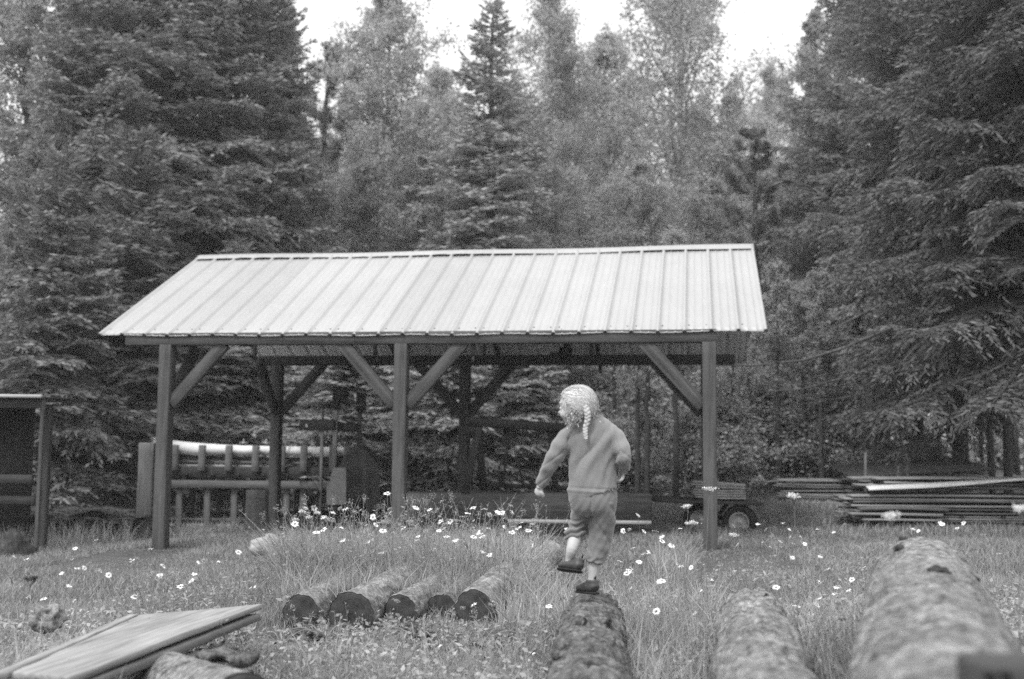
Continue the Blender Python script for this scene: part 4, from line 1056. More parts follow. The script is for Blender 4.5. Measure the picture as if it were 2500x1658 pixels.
def plank_shed():
    d = 13.2; X = lambda px: gx(px, d); x0 = X(20); z0 = gzf(X(80), d); Z = lambda py: at(60, py, d).z; W = MATS['dark_wood']
    o = thing('plank_shed', 'small dark open shed with a pale roof edge at the left border', 'shed', (X(60), d, z0))
    beam('post', (X(100), d, z0 - .1), (X(100), d, Z(972)), .045, .05, MATS['post_wood'], o); beam('post', (X(84), d + .35, z0 - .1), (X(84), d + .35, Z(985)), .09, .09, W, o)
    beam('post', (X(-190), d, z0 - .1), (X(-190), d, Z(972)), .09, .09, W, o)
    beam('roof_edge', (X(-300), d - .12, Z(968)), (X(106), d - .12, Z(968)), .06, .04, MATS['pale_wood'], o)
    mb = MB(); mb.box(((X(-300) + X(106)) / 2, d + .75, Z(966) - .02), (X(106) - X(-300), 1.7, .03)); mb.build('roof', MATS['dark_paint'], o)
    beam('header', (X(-300), d, Z(985)), (X(104), d, Z(985)), .05, .12, W, o)
    beam('rail', (X(-200), d + .2, Z(1172)), (X(66), d + .2, Z(1172)), .06, .11, W, o); beam('rail', (X(-200), d + .3, Z(1225)), (X(66), d + .3, Z(1225)), .06, .1, W, o)
    mb = MB(); xr = gx(80, d + 1.5); mb.box(((X(-300) + xr) / 2, d + 1.5, (Z(985) + z0) / 2), (xr - X(-300), .05, Z(985) - z0)); mb.build('back_wall', W, o)
plank_shed()

# ------------------------------------------------------------------ stones, small stumps
def lumpy(name, label, cat, c, r, mat, seed, amp=.2, sub=4, parent=None):
    bm = bmesh.new(); bmesh.ops.create_icosphere(bm, subdivisions=sub, radius=1)
    for v in bm.verts:
        q = v.co * 1.3 + Vector((seed, 0, 0)); k = 1 + amp * mnoise.fractal(q, 1, 2, 4)
        v.co = Vector((v.co.x * r[0] * k, v.co.y * r[1] * k, v.co.z * r[2] * k)) + Vector(c)
    me = bpy.data.meshes.new(name); bm.to_mesh(me); me.polygons.foreach_set('use_smooth', np.ones(len(me.polygons), bool)); me.materials.append(MATS[mat])
    o = link(name, me, parent)
    return tag(o, label, cat) if label else o
d = 11.4
lumpy('stone', 'larger round pale stone in the grass in front of the stump', 'stone', at(640, 1335, d), (.135, .13, .10), 'stone', 3)
lumpy('stone', 'smaller round pale stone touching the larger stone from behind', 'stone', at(662, 1322, d + .15), (.095, .1, .085), 'stone', 9)
lumpy('rotten_stump', 'pale crumbling stump in the grass at the left, behind the planks', 'stump', at(118, 1510, 5.6), (.07, .07, .065), 'mossy_log_bark', 5, .5)
lumpy('brush_heap', 'dark heap of brushwood and grass at the foot of the plank shed', 'brush heap', (gx(52, 12.7), 12.7, gzf(gx(52, 12.7), 12.7) + .1), (.17, .17, .2), 'dark_bark', 6, .5)

# ------------------------------------------------------------------ the child
def loft(sec, n=26, sub=4, xref=(1, 0, 0)):
    """closed tube through sections (centre, half width, half depth)"""
    c = [np.array(s[0], float) for s in sec]; rx = [s[1] for s in sec]; ry = [s[2] if len(s) > 2 else s[1] for s in sec]
    k = len(c)
    def cr(a, i, t):
        p0, p1, p2, p3 = a[max(i - 1, 0)], a[i], a[i + 1], a[min(i + 2, k - 1)]
        return .5 * ((2 * p1) + (-p0 + p2) * t + (2 * p0 - 5 * p1 + 4 * p2 - p3) * t * t + (-p0 + 3 * p1 - 3 * p2 + p3) * t ** 3)
    CC = []; RX = []; RY = []
    for i in range(k - 1):
        for j in range(sub):
            t = j / sub; CC.append(cr(c, i, t)); RX.append(max(.001, cr(rx, i, t))); RY.append(max(.001, cr(ry, i, t)))
    CC.append(c[-1]); RX.append(rx[-1]); RY.append(ry[-1]); m = len(CC); V = []
    for i in range(m):
        t = CC[min(i + 1, m - 1)] - CC[max(i - 1, 0)]; t /= np.linalg.norm(t) + 1e-9
        x = np.array(xref, float); x -= t * x.dot(t); x /= np.linalg.norm(x); y = np.cross(t, x)
        for j in range(n):
            th = 2 * math.pi * j / n; V.append(CC[i] + x * RX[i] * math.cos(th) + y * RY[i] * math.sin(th))
    Q = [[i * n + j, i * n + (j + 1) % n, (i + 1) * n + (j + 1) % n, (i + 1) * n + j] for i in range(m - 1) for j in range(n)]
    a, b = len(V), len(V) + 1; V += [CC[0], CC[-1]]
    T = [[a, (j + 1) % n, j] for j in range(n)] + [[b, (m - 1) * n + j, (m - 1) * n + (j + 1) % n] for j in range(n)]
    return np.array(V), Q, T
def ell(c, r, ax=None, u=16, v=12):
    bm = bmesh.new(); bmesh.ops.create_uvsphere(bm, u_segments=u, v_segments=v, radius=1)
    V = np.array([v.co for v in bm.verts]) * np.array(r)
    if ax is not None: V = V @ np.array(ax)            # rows of ax: directions of the three radii
    Q = [[q.index for q in f.verts] for f in bm.faces if len(f.verts) == 4]; T = [[q.index for q in f.verts] for f in bm.faces if len(f.verts) == 3]
    bm.free(); return V + np.array(c), Q, T
def solid(name, pieces, voxel, mat, parent, smooth=6, disp=None):
    mb = MB()
    for p in pieces: mb.add(*p)
    V, Q, T = mb.arrays(); tmp = link('tmp', mesh_np('tmp', V, Q, T))
    r = tmp.modifiers.new('r', 'REMESH'); r.mode = 'VOXEL'; r.voxel_size = voxel
    if smooth: s = tmp.modifiers.new('s', 'SMOOTH'); s.iterations = smooth; s.factor = .5
    bpy.context.view_layer.update()
    me = bpy.data.meshes.new_from_object(tmp.evaluated_get(bpy.context.evaluated_depsgraph_get()))
    bpy.data.objects.remove(tmp); me.name = name
    n = len(me.vertices); co = np.empty(n * 3, np.float32); me.vertices.foreach_get('co', co); co = co.reshape(-1, 3)
    if disp is not None:
        no = np.empty(n * 3, np.float32); me.vertex_normals.foreach_get('vector', no); no = no.reshape(-1, 3)
        co = co + no * disp(co)[:, None]; me.vertices.foreach_set('co', co.astype(np.float32).ravel())
    me.polygons.foreach_set('use_smooth', np.ones(len(me.polygons), bool)); me.materials.clear(); me.materials.append(MATS[mat]); me.update()
    return link(name, me, parent)
def m_cloth(name, col, sc, bs):
    m, t, o = newmat(name)
    c = coords(t); n = noise(t, c, sc, 3, .7); n2 = noise(t, c, 7, 4, .6)
    v = math_(t, 'ADD', math_(t, 'MULTIPLY', n, .45), math_(t, 'MULTIPLY', n2, .55))
    p = princ(t, o, ramp(t, v, [(.3, col * .72), (.7, col * 1.22)]), .95, bump=n, bs=bs, bd=.004, spec=.1)
    p.inputs['Sheen Weight'].default_value = .35; p.inputs['Sheen Roughness'].default_value = .5
m_cloth('sweater_knit', .20, 260, .5); m_cloth('trouser_cloth', .165, 300, .35)
m_plain('skin', .42, .55, 0, .08, 20); m_plain('shoe_leather', .045, .5, 0, .3, 20); m_plain('sole_rubber', .012, .8); m_plain('eye_white', .6, .2); m_plain('hair_tie', .5, .6)
m, t, o = newmat('blond_hair'); g_ = N(t, 'ShaderNodeNewGeometry'); princ(t, o, ramp(t, g_.outputs['Random Per Island'], [(0, .30), (1, .60)]), .45, spec=.5)
def build_child():
    D0 = 5.3
    K = lambda px, py, dy=0.0: at(px, py, D0 + dy)
    q = D0 / FPX                                        # one photograph pixel in metres here
    foot = K(1442, 1450, .02)
    o = thing('person', 'small child seen from behind stepping along a log, in sweater and rolled trousers, blond braid', 'person', foot)
    fw = Vector((-.93, .34, -.16)).normalized(); sd_ = fw.cross(Vector((0, 0, 1))).normalized(); up = sd_.cross(fw)
    AX = [list(fw), list(sd_), list(up)]
    hc = K(1411, 989, 0)
    h = lambda a, b, c: hc + fw * a + sd_ * b + up * c
    head = [ell(hc, (.090, .074, .090), AX, 24, 18), ell(h(.03, 0, -.045), (.052, .052, .05), AX), ell(h(.055, 0, -.07), (.026, .026, .02), AX), ell(h(.062, .035, -.035), (.026, .022, .026), AX), ell(h(.062, -.035, -.035), (.026, .022, .026), AX),
            ell(h(.094, 0, -.022), (.013, .010, .011), AX), ell(h(.088, 0, -.008), (.007, .006, .018), AX), ell(h(.078, 0, -.052), (.011, .017, .005), AX), ell(h(.076, 0, -.061), (.010, .014, .005), AX),
            ell(h(.0, .076, -.012), (.018, .008, .025), AX), ell(h(.0, -.076, -.012), (.018, .008, .025), AX), ell(h(.070, 0, .022), (.022, .05, .012), AX)]
    neck = loft([(K(1434, 1058), .04, .04), (K(1424, 1030), .033, .034), (K(1416, 1010), .035, .036)])
    torso = loft([(K(1448, 1215), .095, .07), (K(1446, 1150), .09, .065), (K(1444, 1085), .1, .062), (K(1442, 1052), .105, .05), (K(1436, 1036), .05, .04)])
    def hand(c, dirv, palm_n, s, curl):
        """palm, four curled fingers of unequal length and a thumb leaving the side of the palm"""
        d = Vector(dirv).normalized(); nrm = Vector(palm_n); nrm = (nrm - d * nrm.dot(d)).normalized(); sdv = d.cross(nrm)
        c = Vector(c); P = [ell(c, (.026, .012, .024), [list(d), list(nrm), list(sdv)])]
        for k, (off, ln) in enumerate(((-.018, .036), (-.006, .041), (.006, .038), (.017, .030))):
            a = c + d * .02 + sdv * off; pts = [a - d * .008]; dd = d.copy(); ang = 0
            for j, f in enumerate((.42, .33, .25)):
                ang += curl[j]; dd = d * math.cos(ang) + nrm * math.sin(ang); pts.append(pts[-1] + dd * ln * f * 1.35)
            r = (.0068, .0066, .006, .0052); P.append(loft([(pts[j], r[j]) for j in range(4)], 10, 3, tuple(sdv)))
        tb_ = c - d * .006 - sdv * .02 * s; t1 = tb_ + (d * .7 - sdv * s * .6 + nrm * .5).normalized() * .02; t2 = t1 + (d * .6 + nrm * .7 + sdv * s * .35).normalized() * .02
        P.append(loft([(tb_, .009), (t1, .0078), (t2, .006)], 10, 3, tuple(nrm))); return P
    armL = loft([(K(1392, 1062), .034), (K(1368, 1092, -.01), .032), (K(1345, 1130, -.02), .027), (K(1329, 1162, 0), .023), (K(1320, 1184, .015), .019), (K(1317, 1192, .02), .018)])
    armR = loft([(K(1498, 1062), .034), (K(1513, 1088, -.03), .030), (K(1522, 1113, -.05), .025), (K(1523, 1130, -.03), .023), (K(1521, 1146, .01), .019), (K(1518, 1154, .02), .018)])
    hl = hand(K(1315, 1199, .025), K(1307, 1213, .03) - K(1320, 1184, .015), (.55, .6, -.1), -1, (1.0, 1.4, 1.1)); hr = hand(K(1516, 1161, .03), K(1510, 1180, .04) - K(1521, 1146, .01), (-.8, -.35, 0), 1, (.7, 1.0, .8))
    legL = loft([(K(1424, 1215), .06), (K(1419, 1250, .04), .05), (K(1411, 1290, .07), .042), (K(1405, 1315, .03), .036), (K(1397, 1340, .0), .029), (K(1392, 1362, .015), .023), (K(1390, 1376, .02), .022)])
    legR = loft([(K(1470, 1215), .062), (K(1469, 1260, .01), .056), (K(1465, 1310, .02), .045), (K(1457, 1350, .01), .038), (K(1450, 1382, 0), .030), (K(1447, 1412, 0), .025), (K(1445, 1436, 0), .026)])
    body = solid('body', head + [neck, torso, armL, armR, legL, legR] + hl + hr, .0042, 'skin', o, 2)
    for s in (-1, 1):
        e = solid('eye', [ell(h(.079, .028 * s, -.004), (.009, .011, .009), AX)], .003, 'eye_white', body, 0)
    # sweater
    zh = K(1446, 1200).z
    def fold_s(co):
        x = (co[:, 0] - K(1446, 1100).x) / q; z = -(co[:, 2] - K(1446, 1100).z) / q       # pixels right / down of the middle of the back
        ph = (x * .86 + z * .46)
        f = .0052 * np.sin(ph * .125 + 1.1 * np.sin(z * .035 + x * .02)) * ss(-70, -25, z) * (1 - .5 * ss(20, 80, z)) * (.45 + .55 * np.sin(x * .05 + z * .031 + 1))
        f += .0007 * np.sin(ph * .29 + x * .05) + .002 * np.sin(z * .19 + np.abs(x) * .05) * ss(45, 62, np.abs(x))
        cr_ = lambda u: (1 - np.abs(np.sin(u))) ** 3
        f -= .0065 * cr_(ph * .048 + .5 * np.sin(z * .045) + .35) * ss(-75, -35, z) * (1 - ss(70, 95, z)) * (np.abs(x) < 62)
        f -= .005 * cr_(z * .085 - np.abs(x) * .06 + .8) * ss(58, 66, np.abs(x)) * ss(-20, 10, z)
        hem = np.exp(-((z - 98 - .05 * x) / 3.0) ** 2); gr = np.exp(-((z - 90 - .05 * x) / 2.2) ** 2)
        body_ = (np.abs(x) < 64)
        f += (.003 * hem - .0025 * gr) * body_
        seam = np.exp(-((np.abs(x) - 57 - .12 * (z + 30)) / 2.2) ** 2) * ((z > -45) & (z < -5)); f -= .003 * seam
        return f
    tor = loft([(K(1448, 1207), .120, .092), (K(1447, 1199), .123, .095), (K(1446, 1150), .118, .09), (K(1446, 1100), .120, .085), (K(1445, 1072), .128, .078), (K(1443, 1054), .122, .066), (K(1438, 1042), .088, .056), (K(1429, 1034), .064, .056), (K(1421, 1024), .055, .052)])
    sl = loft([(K(1416, 1044), .040), (K(1402, 1056), .049), (K(1384, 1074), .049), (K(1366, 1096, -.01), .046), (K(1346, 1130, -.02), .039), (K(1332, 1160, 0), .033), (K(1323, 1178, .01), .028), (K(1319, 1187, .015), .027)])
    sr = loft([(K(1486, 1056), .05), (K(1502, 1070, -.01), .049), (K(1515, 1092, -.03), .045), (K(1523, 1114, -.05), .039), (K(1524, 1130, -.03), .035), (K(1522, 1143, .01), .033)])
    sw = solid('sweater', [tor, sl, sr], .0048, 'sweater_knit', o, 5, fold_s)
    mb = MB(); n = 36; cc = K(1423, 1025); ring = [cc + Vector((math.cos(a) * .053, math.sin(a) * .050, -.012 * math.cos(a))) for a in [2 * math.pi * i / n for i in range(n + 1)]]
    mb.tube(ring, .0065, 8, False); mb.build('collar', MATS['sweater_knit'], sw, True)
    # trousers
    def fold_t(co):
        x = (co[:, 0] - K(1446, 1200).x) / q; z = -(co[:, 2] - K(1446, 1200).z) / q
        L = x < -14; f = np.zeros(len(co))
        f += L * .0075 * np.sin(z * .42 + x * .13 + .8 * np.sin(x * .21)) * ss(62, 80, z)
        f += (~L) * (.0009 * np.sin(z * .22 - x * .14 + 1.5 * np.sin(x * .06 + z * .04)) * ss(50, 100, z) + .003 * np.sin(z * .4 + x * .17 + np.sin(x * .2)) * ss(148, 165, z))
        f += .0016 * np.sin(x * .13 - z * .07 + np.sin(z * .06)) + .001 * np.sin(x * .33 + z * .2)
        f -= (~L) * .005 * (1 - np.abs(np.sin(z * .036 - x * .05 + .9))) ** 4 * ss(20, 45, z)
        f -= .006 * np.exp(-((x + 6 + .0 * z) / 3.0) ** 2) * ss(0, 12, z) * (1 - ss(55, 70, z))
        return f
    pel = loft([(K(1449, 1186), .108, .08), (K(1449, 1200), .114, .088), (K(1448, 1222), .118, .096), (K(1447, 1246), .105, .088), (K(1446, 1262), .07, .06)])
    tl = loft([(K(1424, 1222), .062, .08), (K(1420, 1250, .03), .052, .06), (K(1414, 1276, .055), .047, .052), (K(1408, 1295, .055), .049, .054), (K(1404, 1306, .04), .052, .054), (K(1402, 1317, .025), .046, .048)])
    trr = loft([(K(1472, 1222), .068, .085), (K(1470, 1262, .01), .068, .075), (K(1467, 1300, .02), .063, .066), (K(1462, 1336, .012), .056, .058), (K(1455, 1358, .005), .050, .052), (K(1450, 1376, 0), .047, .049)])
    solid('trousers', [pel, tl, trr], .0048, 'trouser_cloth', o, 4, fold_t)
    for c, dn, r in ((K(1402, 1316, .025), (-.25, -.4, -1), .047), (K(1450, 1375, 0), (-.1, 0, -1), .048)):
        pass
    # shoes
    def shoe(heel, toe, upv):
        f = (toe - heel); Lh = f.length; f.normalize(); u = Vector(upv); u = (u - f * u.dot(f)).normalized(); s_ = f.cross(u)
        def sect(rows): return loft([(heel + f * (Lh * a) + u * (hh), wd, ht) for a, wd, ht, hh in rows], 22, 4, tuple(s_))
        upper = [sect([(0.0, .012, .014, .022), (.06, .026, .024, .026), (.25, .030, .030, .030), (.45, .030, .028, .027), (.7, .034, .021, .021), (.9, .028, .016, .016), (1.0, .012, .009, .012)]),
                 loft([(heel + f * Lh * .22 + u * .035, .029, .036), (heel + f * Lh * .22 + u * .062, .028, .033)], 20, 3, tuple(s_))]
        sh = solid('shoe', upper, .0042, 'shoe_leather', o, 3)
        sole = [sect([(-.01, .018, .007, .0), (.08, .029, .008, .0), (.3, .030, .008, .0), (.5, .029, .008, .0), (.75, .036, .008, .0), (.93, .029, .008, .0), (1.02, .012, .007, .002)])]
        solid('sole', sole, .004, 'sole_rubber', sh, 1)
        mb = MB(); a = heel + f * Lh * .08 + u * .066; mb.tube([a + s_ * .004, a + u * .016 - f * .006, a - s_ * .004 + u * .004], .0035, 6); mb.build('heel_loop', MATS['shoe_leather'], sh)
    shoe(K(1417, 1396, -.045), K(1364, 1390, .055), (.25, .25, 1)); shoe(K(1456, 1449, -.04), K(1411, 1444, .08), (.06, 0, 1))
    # hair: close cap, loose strands combed to the braid, wisps, braid
    rng = np.random.default_rng(12); F = np.array(AX); HC = np.array(hc)
    R = np.array([.097, .082, .098])
    root = np.array(h(-.086, .006, -.045))
    def onell(p, k=1.0):
        l = (p - HC) @ F.T; l = l / R; l = l / np.linalg.norm(l, axis=-1, keepdims=True); return HC + (l * R * k) @ F
    n = 10000; dirs = rng.normal(size=(n, 3)); dirs = unit(dirs)          # local: forward, side, up
    keep = (dirs[:, 0] < .22 + .5 * np.clip(dirs[:, 2] * 1.6, 0, 1) - .25 * np.maximum(0, -dirs[:, 2])) & (dirs[:, 2] > -.62); dirs = dirs[keep]; n = len(dirs)
    st = HC + (dirs * R * rng.uniform(.97, 1.06, (n, 1))) @ F
    K_ = 7; pts = []; p = st
    gather = rng.random(n) < .96
    tgt = np.where(gather[:, None], root + rng.normal(size=(n, 3)) * .008, st + np.array([0, 0, -.1]) + rng.normal(size=(n, 3)) * .03)
    Ls = rng.uniform(.35, .95, n)
    for i in range(K_):
        t = i / (K_ - 1); pp = st + (tgt - st) * (t * Ls)[:, None] + rng.normal(size=(n, 3)) * .0009
        lf = 1.0 + .025 * np.sin(3 * t + dirs[:, 1] * 6 + dirs[:, 2] * 5) + .012 * np.sin(dirs[:, 1] * 25 + t * 4) + rng.uniform(0, .06, n)
        pts.append(onell(pp, lf[:, None]))
    pts = np.stack(pts, 1)
    # wisps standing off at the cheek and nape
    m2 = 600; u_ = rng.random(m2)[:, None]
    base = np.where(u_ < .3, np.array(h(.02, .07, -.01)) + rng.normal(size=(m2, 3)) * [.014, .018, .03], np.where(u_ < .8, np.array(h(-.045, .066, -.045)) + rng.normal(size=(m2, 3)) * [.016, .016, .028], np.array(h(-.075, -.01, -.05)) + rng.normal(size=(m2, 3)) * [.022, .014, .022]))
    dv = unit(rng.normal(size=(m2, 3)) * .38 + np.array([.1, .05, -.95])); ln = rng.uniform(.010, .028, (m2, 1)); ph_ = rng.uniform(0, 6, (m2, 1)); wav = unit(rng.normal(size=(m2, 3)))
    wp = np.stack([base + dv * (j / 6) * ln + wav * .0045 * np.sin(j * 1.1 + ph_) for j in range(7)], 1)
    m3 = 1000; b3 = np.array(K(1402, 1013, -.06)) + rng.normal(size=(m3, 3)) * [.018, .016, .022]; d3 = unit(rng.normal(size=(m3, 3)) * .7 + np.array([-.35, -.1, -.5])); l3 = rng.uniform(.008, .024, (m3, 1)); p3 = rng.uniform(0, 6, (m3, 1)); w3 = unit(rng.normal(size=(m3, 3)))
    wp = np.concatenate([wp, np.stack([b3 + d3 * (j / 6) * l3 + w3 * .003 * np.sin(j * 1.0 + p3) for j in range(7)], 1)])
    pts = np.concatenate([pts, wp]); n = len(pts)
    tang = np.gradient(pts, axis=1); side = unit(np.cross(tang, (pts - HC)))
    wv = (np.array([.5, 1, 1, 1, 1, .9, .3]) * .0013)[None, :, None]
    V = np.stack([pts - side * wv, pts + side * wv], 2).reshape(-1, 3)
    b = (np.arange(n) * 14)[:, None] + (np.arange(6) * 2)[None, :]; b = b.ravel()
    hair = link('hair', mesh_np('hair', V, np.stack([b, b + 1, b + 3, b + 2], 1), None, MATS['blond_hair'], True), o)
    capm = ell(h(-.012, 0, .010), (.089, .079, .090), AX, 32, 24)
    solid('hair_cap', [capm], .005, 'blond_hair', hair, 1, lambda co: .0007 * np.sin((co @ np.array(sd_)) * 420 + 3 * np.sin(co[:, 2] * 60)))
    br = [K(1429, 990, -.078), K(1434, 1008, -.088), K(1435, 1024, -.088), K(1429, 1044, -.088), K(1429, 1058, -.094), K(1431, 1071, -.096)]
    pc = []; NB = 40
    path = [np.array(v) for v in br]
    for s in range(3):
        sec = []
        for i in range(NB + 1):
            t = i / NB * (len(path) - 1); k = min(int(t), len(path) - 2); c = path[k] + (path[k + 1] - path[k]) * (t - k)
            a = i / NB * 2 * math.pi * 3.2 + s * 2 * math.pi / 3; w_ = .0105 * (1 - .45 * i / NB)
            sec.append((c + np.array([math.sin(a) * w_, math.sin(2 * a) * w_ * .55, 0]), .0088 * (1 - .4 * i / NB), .0088 * (1 - .4 * i / NB)))
        pc.append(loft(sec, 10, 1))
    brd = solid('braid', pc, .0026, 'blond_hair', o, 1)
    mb = MB(); e = br[-1]; mb.tube([e + Vector((0, 0, .003)), e - Vector((0, 0, .004))], .0085, 10); mb.build('hair_tie', MATS['hair_tie'], brd, True)
    rr = np.random.default_rng(3); n = 60; bb = np.repeat(np.array([e]), n, 0); d = rr.normal(size=(n, 3)) * .25 + [0, 0, -1]; V = kites(bb, d, rr.uniform(.008, .018, n), .002, rr); link('braid_tip', mesh_np('braid_tip', V, quads_for(V), None, MATS['blond_hair']), brd)
build_child()

# ------------------------------------------------------------------ daisies and other tall flowers, one by one
def flower_protos():
    rng = np.random.default_rng(6); out = []
    for v in range(4):
        n = 17 + v; a = np.arange(n) / n * 2 * np.pi + rng.normal(size=n) * .05; L = rng.uniform(.021, .026, n)
        el = rng.uniform(-.25, .2, n) - (.5 if v == 3 else 0)
        d = np.stack([np.cos(a) * np.cos(el), np.sin(a) * np.cos(el), np.sin(el)], 1); b = d * np.array([.006, .006, 0])
        side = np.stack([-np.sin(a), np.cos(a), rng.normal(size=n) * .2], 1)
        V = kites(b, d, L, .0075, rng, .6, 0, side)
        bm = bmesh.new(); bmesh.ops.create_uvsphere(bm, u_segments=12, v_segments=8, radius=.0085)
        for q in bm.verts: q.co.z *= .55
        me = bpy.data.meshes.new('flower_centre'); bm.to_mesh(me); bm.free(); me.materials.append(MATS['flower_centre'])
        out.append((mesh_np('petals', V, quads_for(V), None, MATS['petal_white']), me))
    return out
FP = flower_protos()
STEMS = []
for v in range(4):
    mb = MB(); r = random.Random(v); k = 7; bx_ = r.uniform(-.12, .12); by_ = r.uniform(-.12, .12)
    mb.tube([(bx_ * math.sin(i / 6 * math.pi) * .35, by_ * math.sin(i / 6 * math.pi) * .35, -1 + i / 6) for i in range(k)], .0022, 5, False)
    for j in range(5):
        z = r.uniform(-.9, -.25); a = r.uniform(0, 6.28); V = kites(np.array([[0, 0, z]]), np.array([[math.cos(a), math.sin(a), 1.2]]), .08, .012, np.random.default_rng(j))
        mb.add(V, [[0, 1, 2, 3]])
    Vt, Qt, Tt = mb.arrays(); STEMS.append(mesh_np('stem', Vt, Qt, Tt, MATS['stem_green']))
def daisy(px, py, d, label, group, i, tiltv=None, size=1.0):
    r = random.Random(i * 7 + 1); p = at(px, py, d)
    while p.z < gzf(p.x, d) + .06 and d > 4: d -= .25; p = at(px, py, d)      # keep the head above the ground
    g = gzf(p.x, d); hgt = max(.04, p.z - g)
    o = thing('oxeye_daisy', label, 'daisy', (p.x, d, g), group)
    hd = bpy.data.objects.new('petals', FP[i % 4][0]); ce = bpy.data.objects.new('flower_centre', FP[i % 4][1]); s = bpy.data.objects.new('stem', STEMS[(i * 3) % 4])
    tx, ty = (r.uniform(-.35, 1.15), r.uniform(-.6, .6)) if tiltv is None else tiltv
    for c in (hd, ce, s): C.objects.link(c); c.parent = o; c.location = (0, 0, hgt)
    for c in (hd, ce): c.rotation_euler = (tx, ty, r.uniform(0, 6)); c.scale = (size,) * 3
    ce.location = (0, 0, hgt + .002)
    s.scale = (hgt, hgt, hgt) if hgt > .1 else (.3, .3, hgt); s.location = (0, 0, hgt - .003)
    return o
zones = [
 ('daisy in the flower clump over the row of short logs', 'daisies over the row of short logs', 7.75, [(945, 1205), (866, 1250), (893, 1295), (910, 1262), (955, 1250), (1015, 1240), (1038, 1258), (1060, 1305), (1100, 1270), (1130, 1262), (1142, 1253), (1165, 1300), (1190, 1290), (1215, 1258), (1223, 1252), (1232, 1285), (1250, 1300), (1265, 1290), (1290, 1295), (835, 1318), (800, 1268), (772, 1300), (1020, 1310), (960, 1300), (930, 1350), (1105, 1365), (1140, 1335), (1180, 1345), (1195, 1355), (1247, 1235), (1215, 1250), (1228, 1248), (1068, 1244), (1155, 1240), (1285, 1380), (1300, 1330), (905, 1320), (985, 1290), (1090, 1310), (1175, 1310)]),
 ('daisy in the grass between the child and the right front post', 'daisies right of the child', 8.2, [(1558, 1258), (1522, 1296), (1600, 1297), (1617, 1322), (1545, 1338), (1585, 1346), (1490, 1358), (1512, 1370), (1560, 1372), (1640, 1330), (1575, 1352), (1530, 1400), (1660, 1290), (1480, 1330), (1655, 1380), (1610, 1420)]),
 ('daisy in the thin grass left of the row of short logs', 'daisies left of the row of short logs', 8.6, [(582, 1348), (672, 1352), (510, 1352), (487, 1372), (398, 1382), (395, 1408), (467, 1418), (475, 1399), (440, 1432), (265, 1404), (245, 1393), (320, 1365), (335, 1364), (233, 1320), (565, 1455), (415, 1446), (550, 1412), (585, 1400), (640, 1382), (665, 1380), (630, 1387), (180, 1468), (355, 1466), (35, 1358), (55, 1432), (660, 1395), (600, 1420), (535, 1370), (150, 1400), (290, 1440)]),
 ('daisy low on the grass in front of the row of short logs', 'daisies in front of the row of short logs', 6.2, [(838, 1562), (1045, 1540), (1058, 1545), (1075, 1575), (1130, 1484), (1157, 1476), (968, 1466), (1300, 1590), (1265, 1595), (1205, 1470), (1340, 1480), (1385, 1290)]),
 ('daisy in the grass between the two big foreground logs', 'daisies between the foreground logs', 6.0, [(2112, 1385), (1895, 1434), (1930, 1435), (2042, 1432), (2080, 1415), (2120, 1455), (2085, 1500), (2090, 1495), (1945, 1480), (1990, 1410), (2035, 1360), (1880, 1335), (1940, 1330), (1870, 1405), (1845, 1415), (1738, 1415), (1710, 1375), (1980, 1500), (2000, 1460)]),
 ('daisy on the open grass before the long lumber stack', 'daisies on the grass before the lumber stacks', 10.0, [(2035, 1298), (1965, 1328), (1905, 1322), (1870, 1292), (1850, 1278), (2140, 1285), (2060, 1282), (2400, 1305), (2445, 1330), (2440, 1352), (2470, 1398), (2300, 1280), (1930, 1310), (2020, 1390), (1800, 1330), (1820, 1370), (2230, 1290)]),
]
_r = random.Random(44); zones[0][3].extend([(_r.uniform(700, 1275), _r.uniform(1238, 1345)) for _ in range(34)]); zones[1][3].extend([(_r.uniform(1475, 1700), _r.uniform(1290, 1440)) for _ in range(10)])
zones[2][3].extend([(_r.uniform(20, 640), _r.uniform(1330, 1470)) for _ in range(26)]); zones[5][3].extend([(_r.uniform(1780, 2480), _r.uniform(1275, 1400)) for _ in range(24)]); zones[4][3].extend([(_r.uniform(1600, 2100), _r.uniform(1380, 1520)) for _ in range(12)])
i = 0
for lab, grp, d, pts in zones:
    for (px, py) in pts:
        r = random.Random(i); daisy(px, py, d + r.uniform(-.5, .5), lab, grp, i, None, r.uniform(.7, 1.1) * min(1, d / 7.6)); i += 1
def umbel(px, py, d, lab, dark=False, size=1.0, grp=None):
    p = at(px, py, d); g = gzf(p.x, d); rng = np.random.default_rng(int(px)); o = thing('seed_head' if dark else 'yarrow', lab, 'dried flower' if dark else 'yarrow', (p.x, d, g), grp)
    h = p.z - g; mb = MB(); mb.tube([(0, 0, 0), (.03 * rng.normal(), .02, h * .5), (0, 0, h - .03)], [.0028, .0022, .0014], 5, False); tips = []
    for k in range(9):
        a = rng.uniform(0, 6.28); r_ = rng.uniform(.0, .035) * size; tpt = (math.cos(a) * r_, math.sin(a) * r_, h - .004 + rng.uniform(-.006, .004)); mb.tube([(0, 0, h - .045), tpt], .0012, 3, False); tips.append(tpt)
    st = mb.build('stem', MATS['stem_green']); st.parent = o
    B = np.repeat(np.array(tips), 26, 0) + rng.normal(size=(234, 3)) * [.009 * size, .009 * size, .004]; V = kites(B, rng.normal(size=(234, 3)) + [0, 0, .6], .008, .006, rng)
    f = link('flower_head', mesh_np('flower_head', V, quads_for(V), None, MATS['dark_seed' if dark else 'yarrow_white'])); f.parent = o
umbel(1938, 1208, 4.6, 'white yarrow head in front of the farther lumber stack', size=.75); umbel(2175, 1256, 3.6, 'blurred white yarrow head before the long lumber stack', size=.7); umbel(2492, 1237, 3.4, 'blurred white yarrow head at the right border', size=.7)
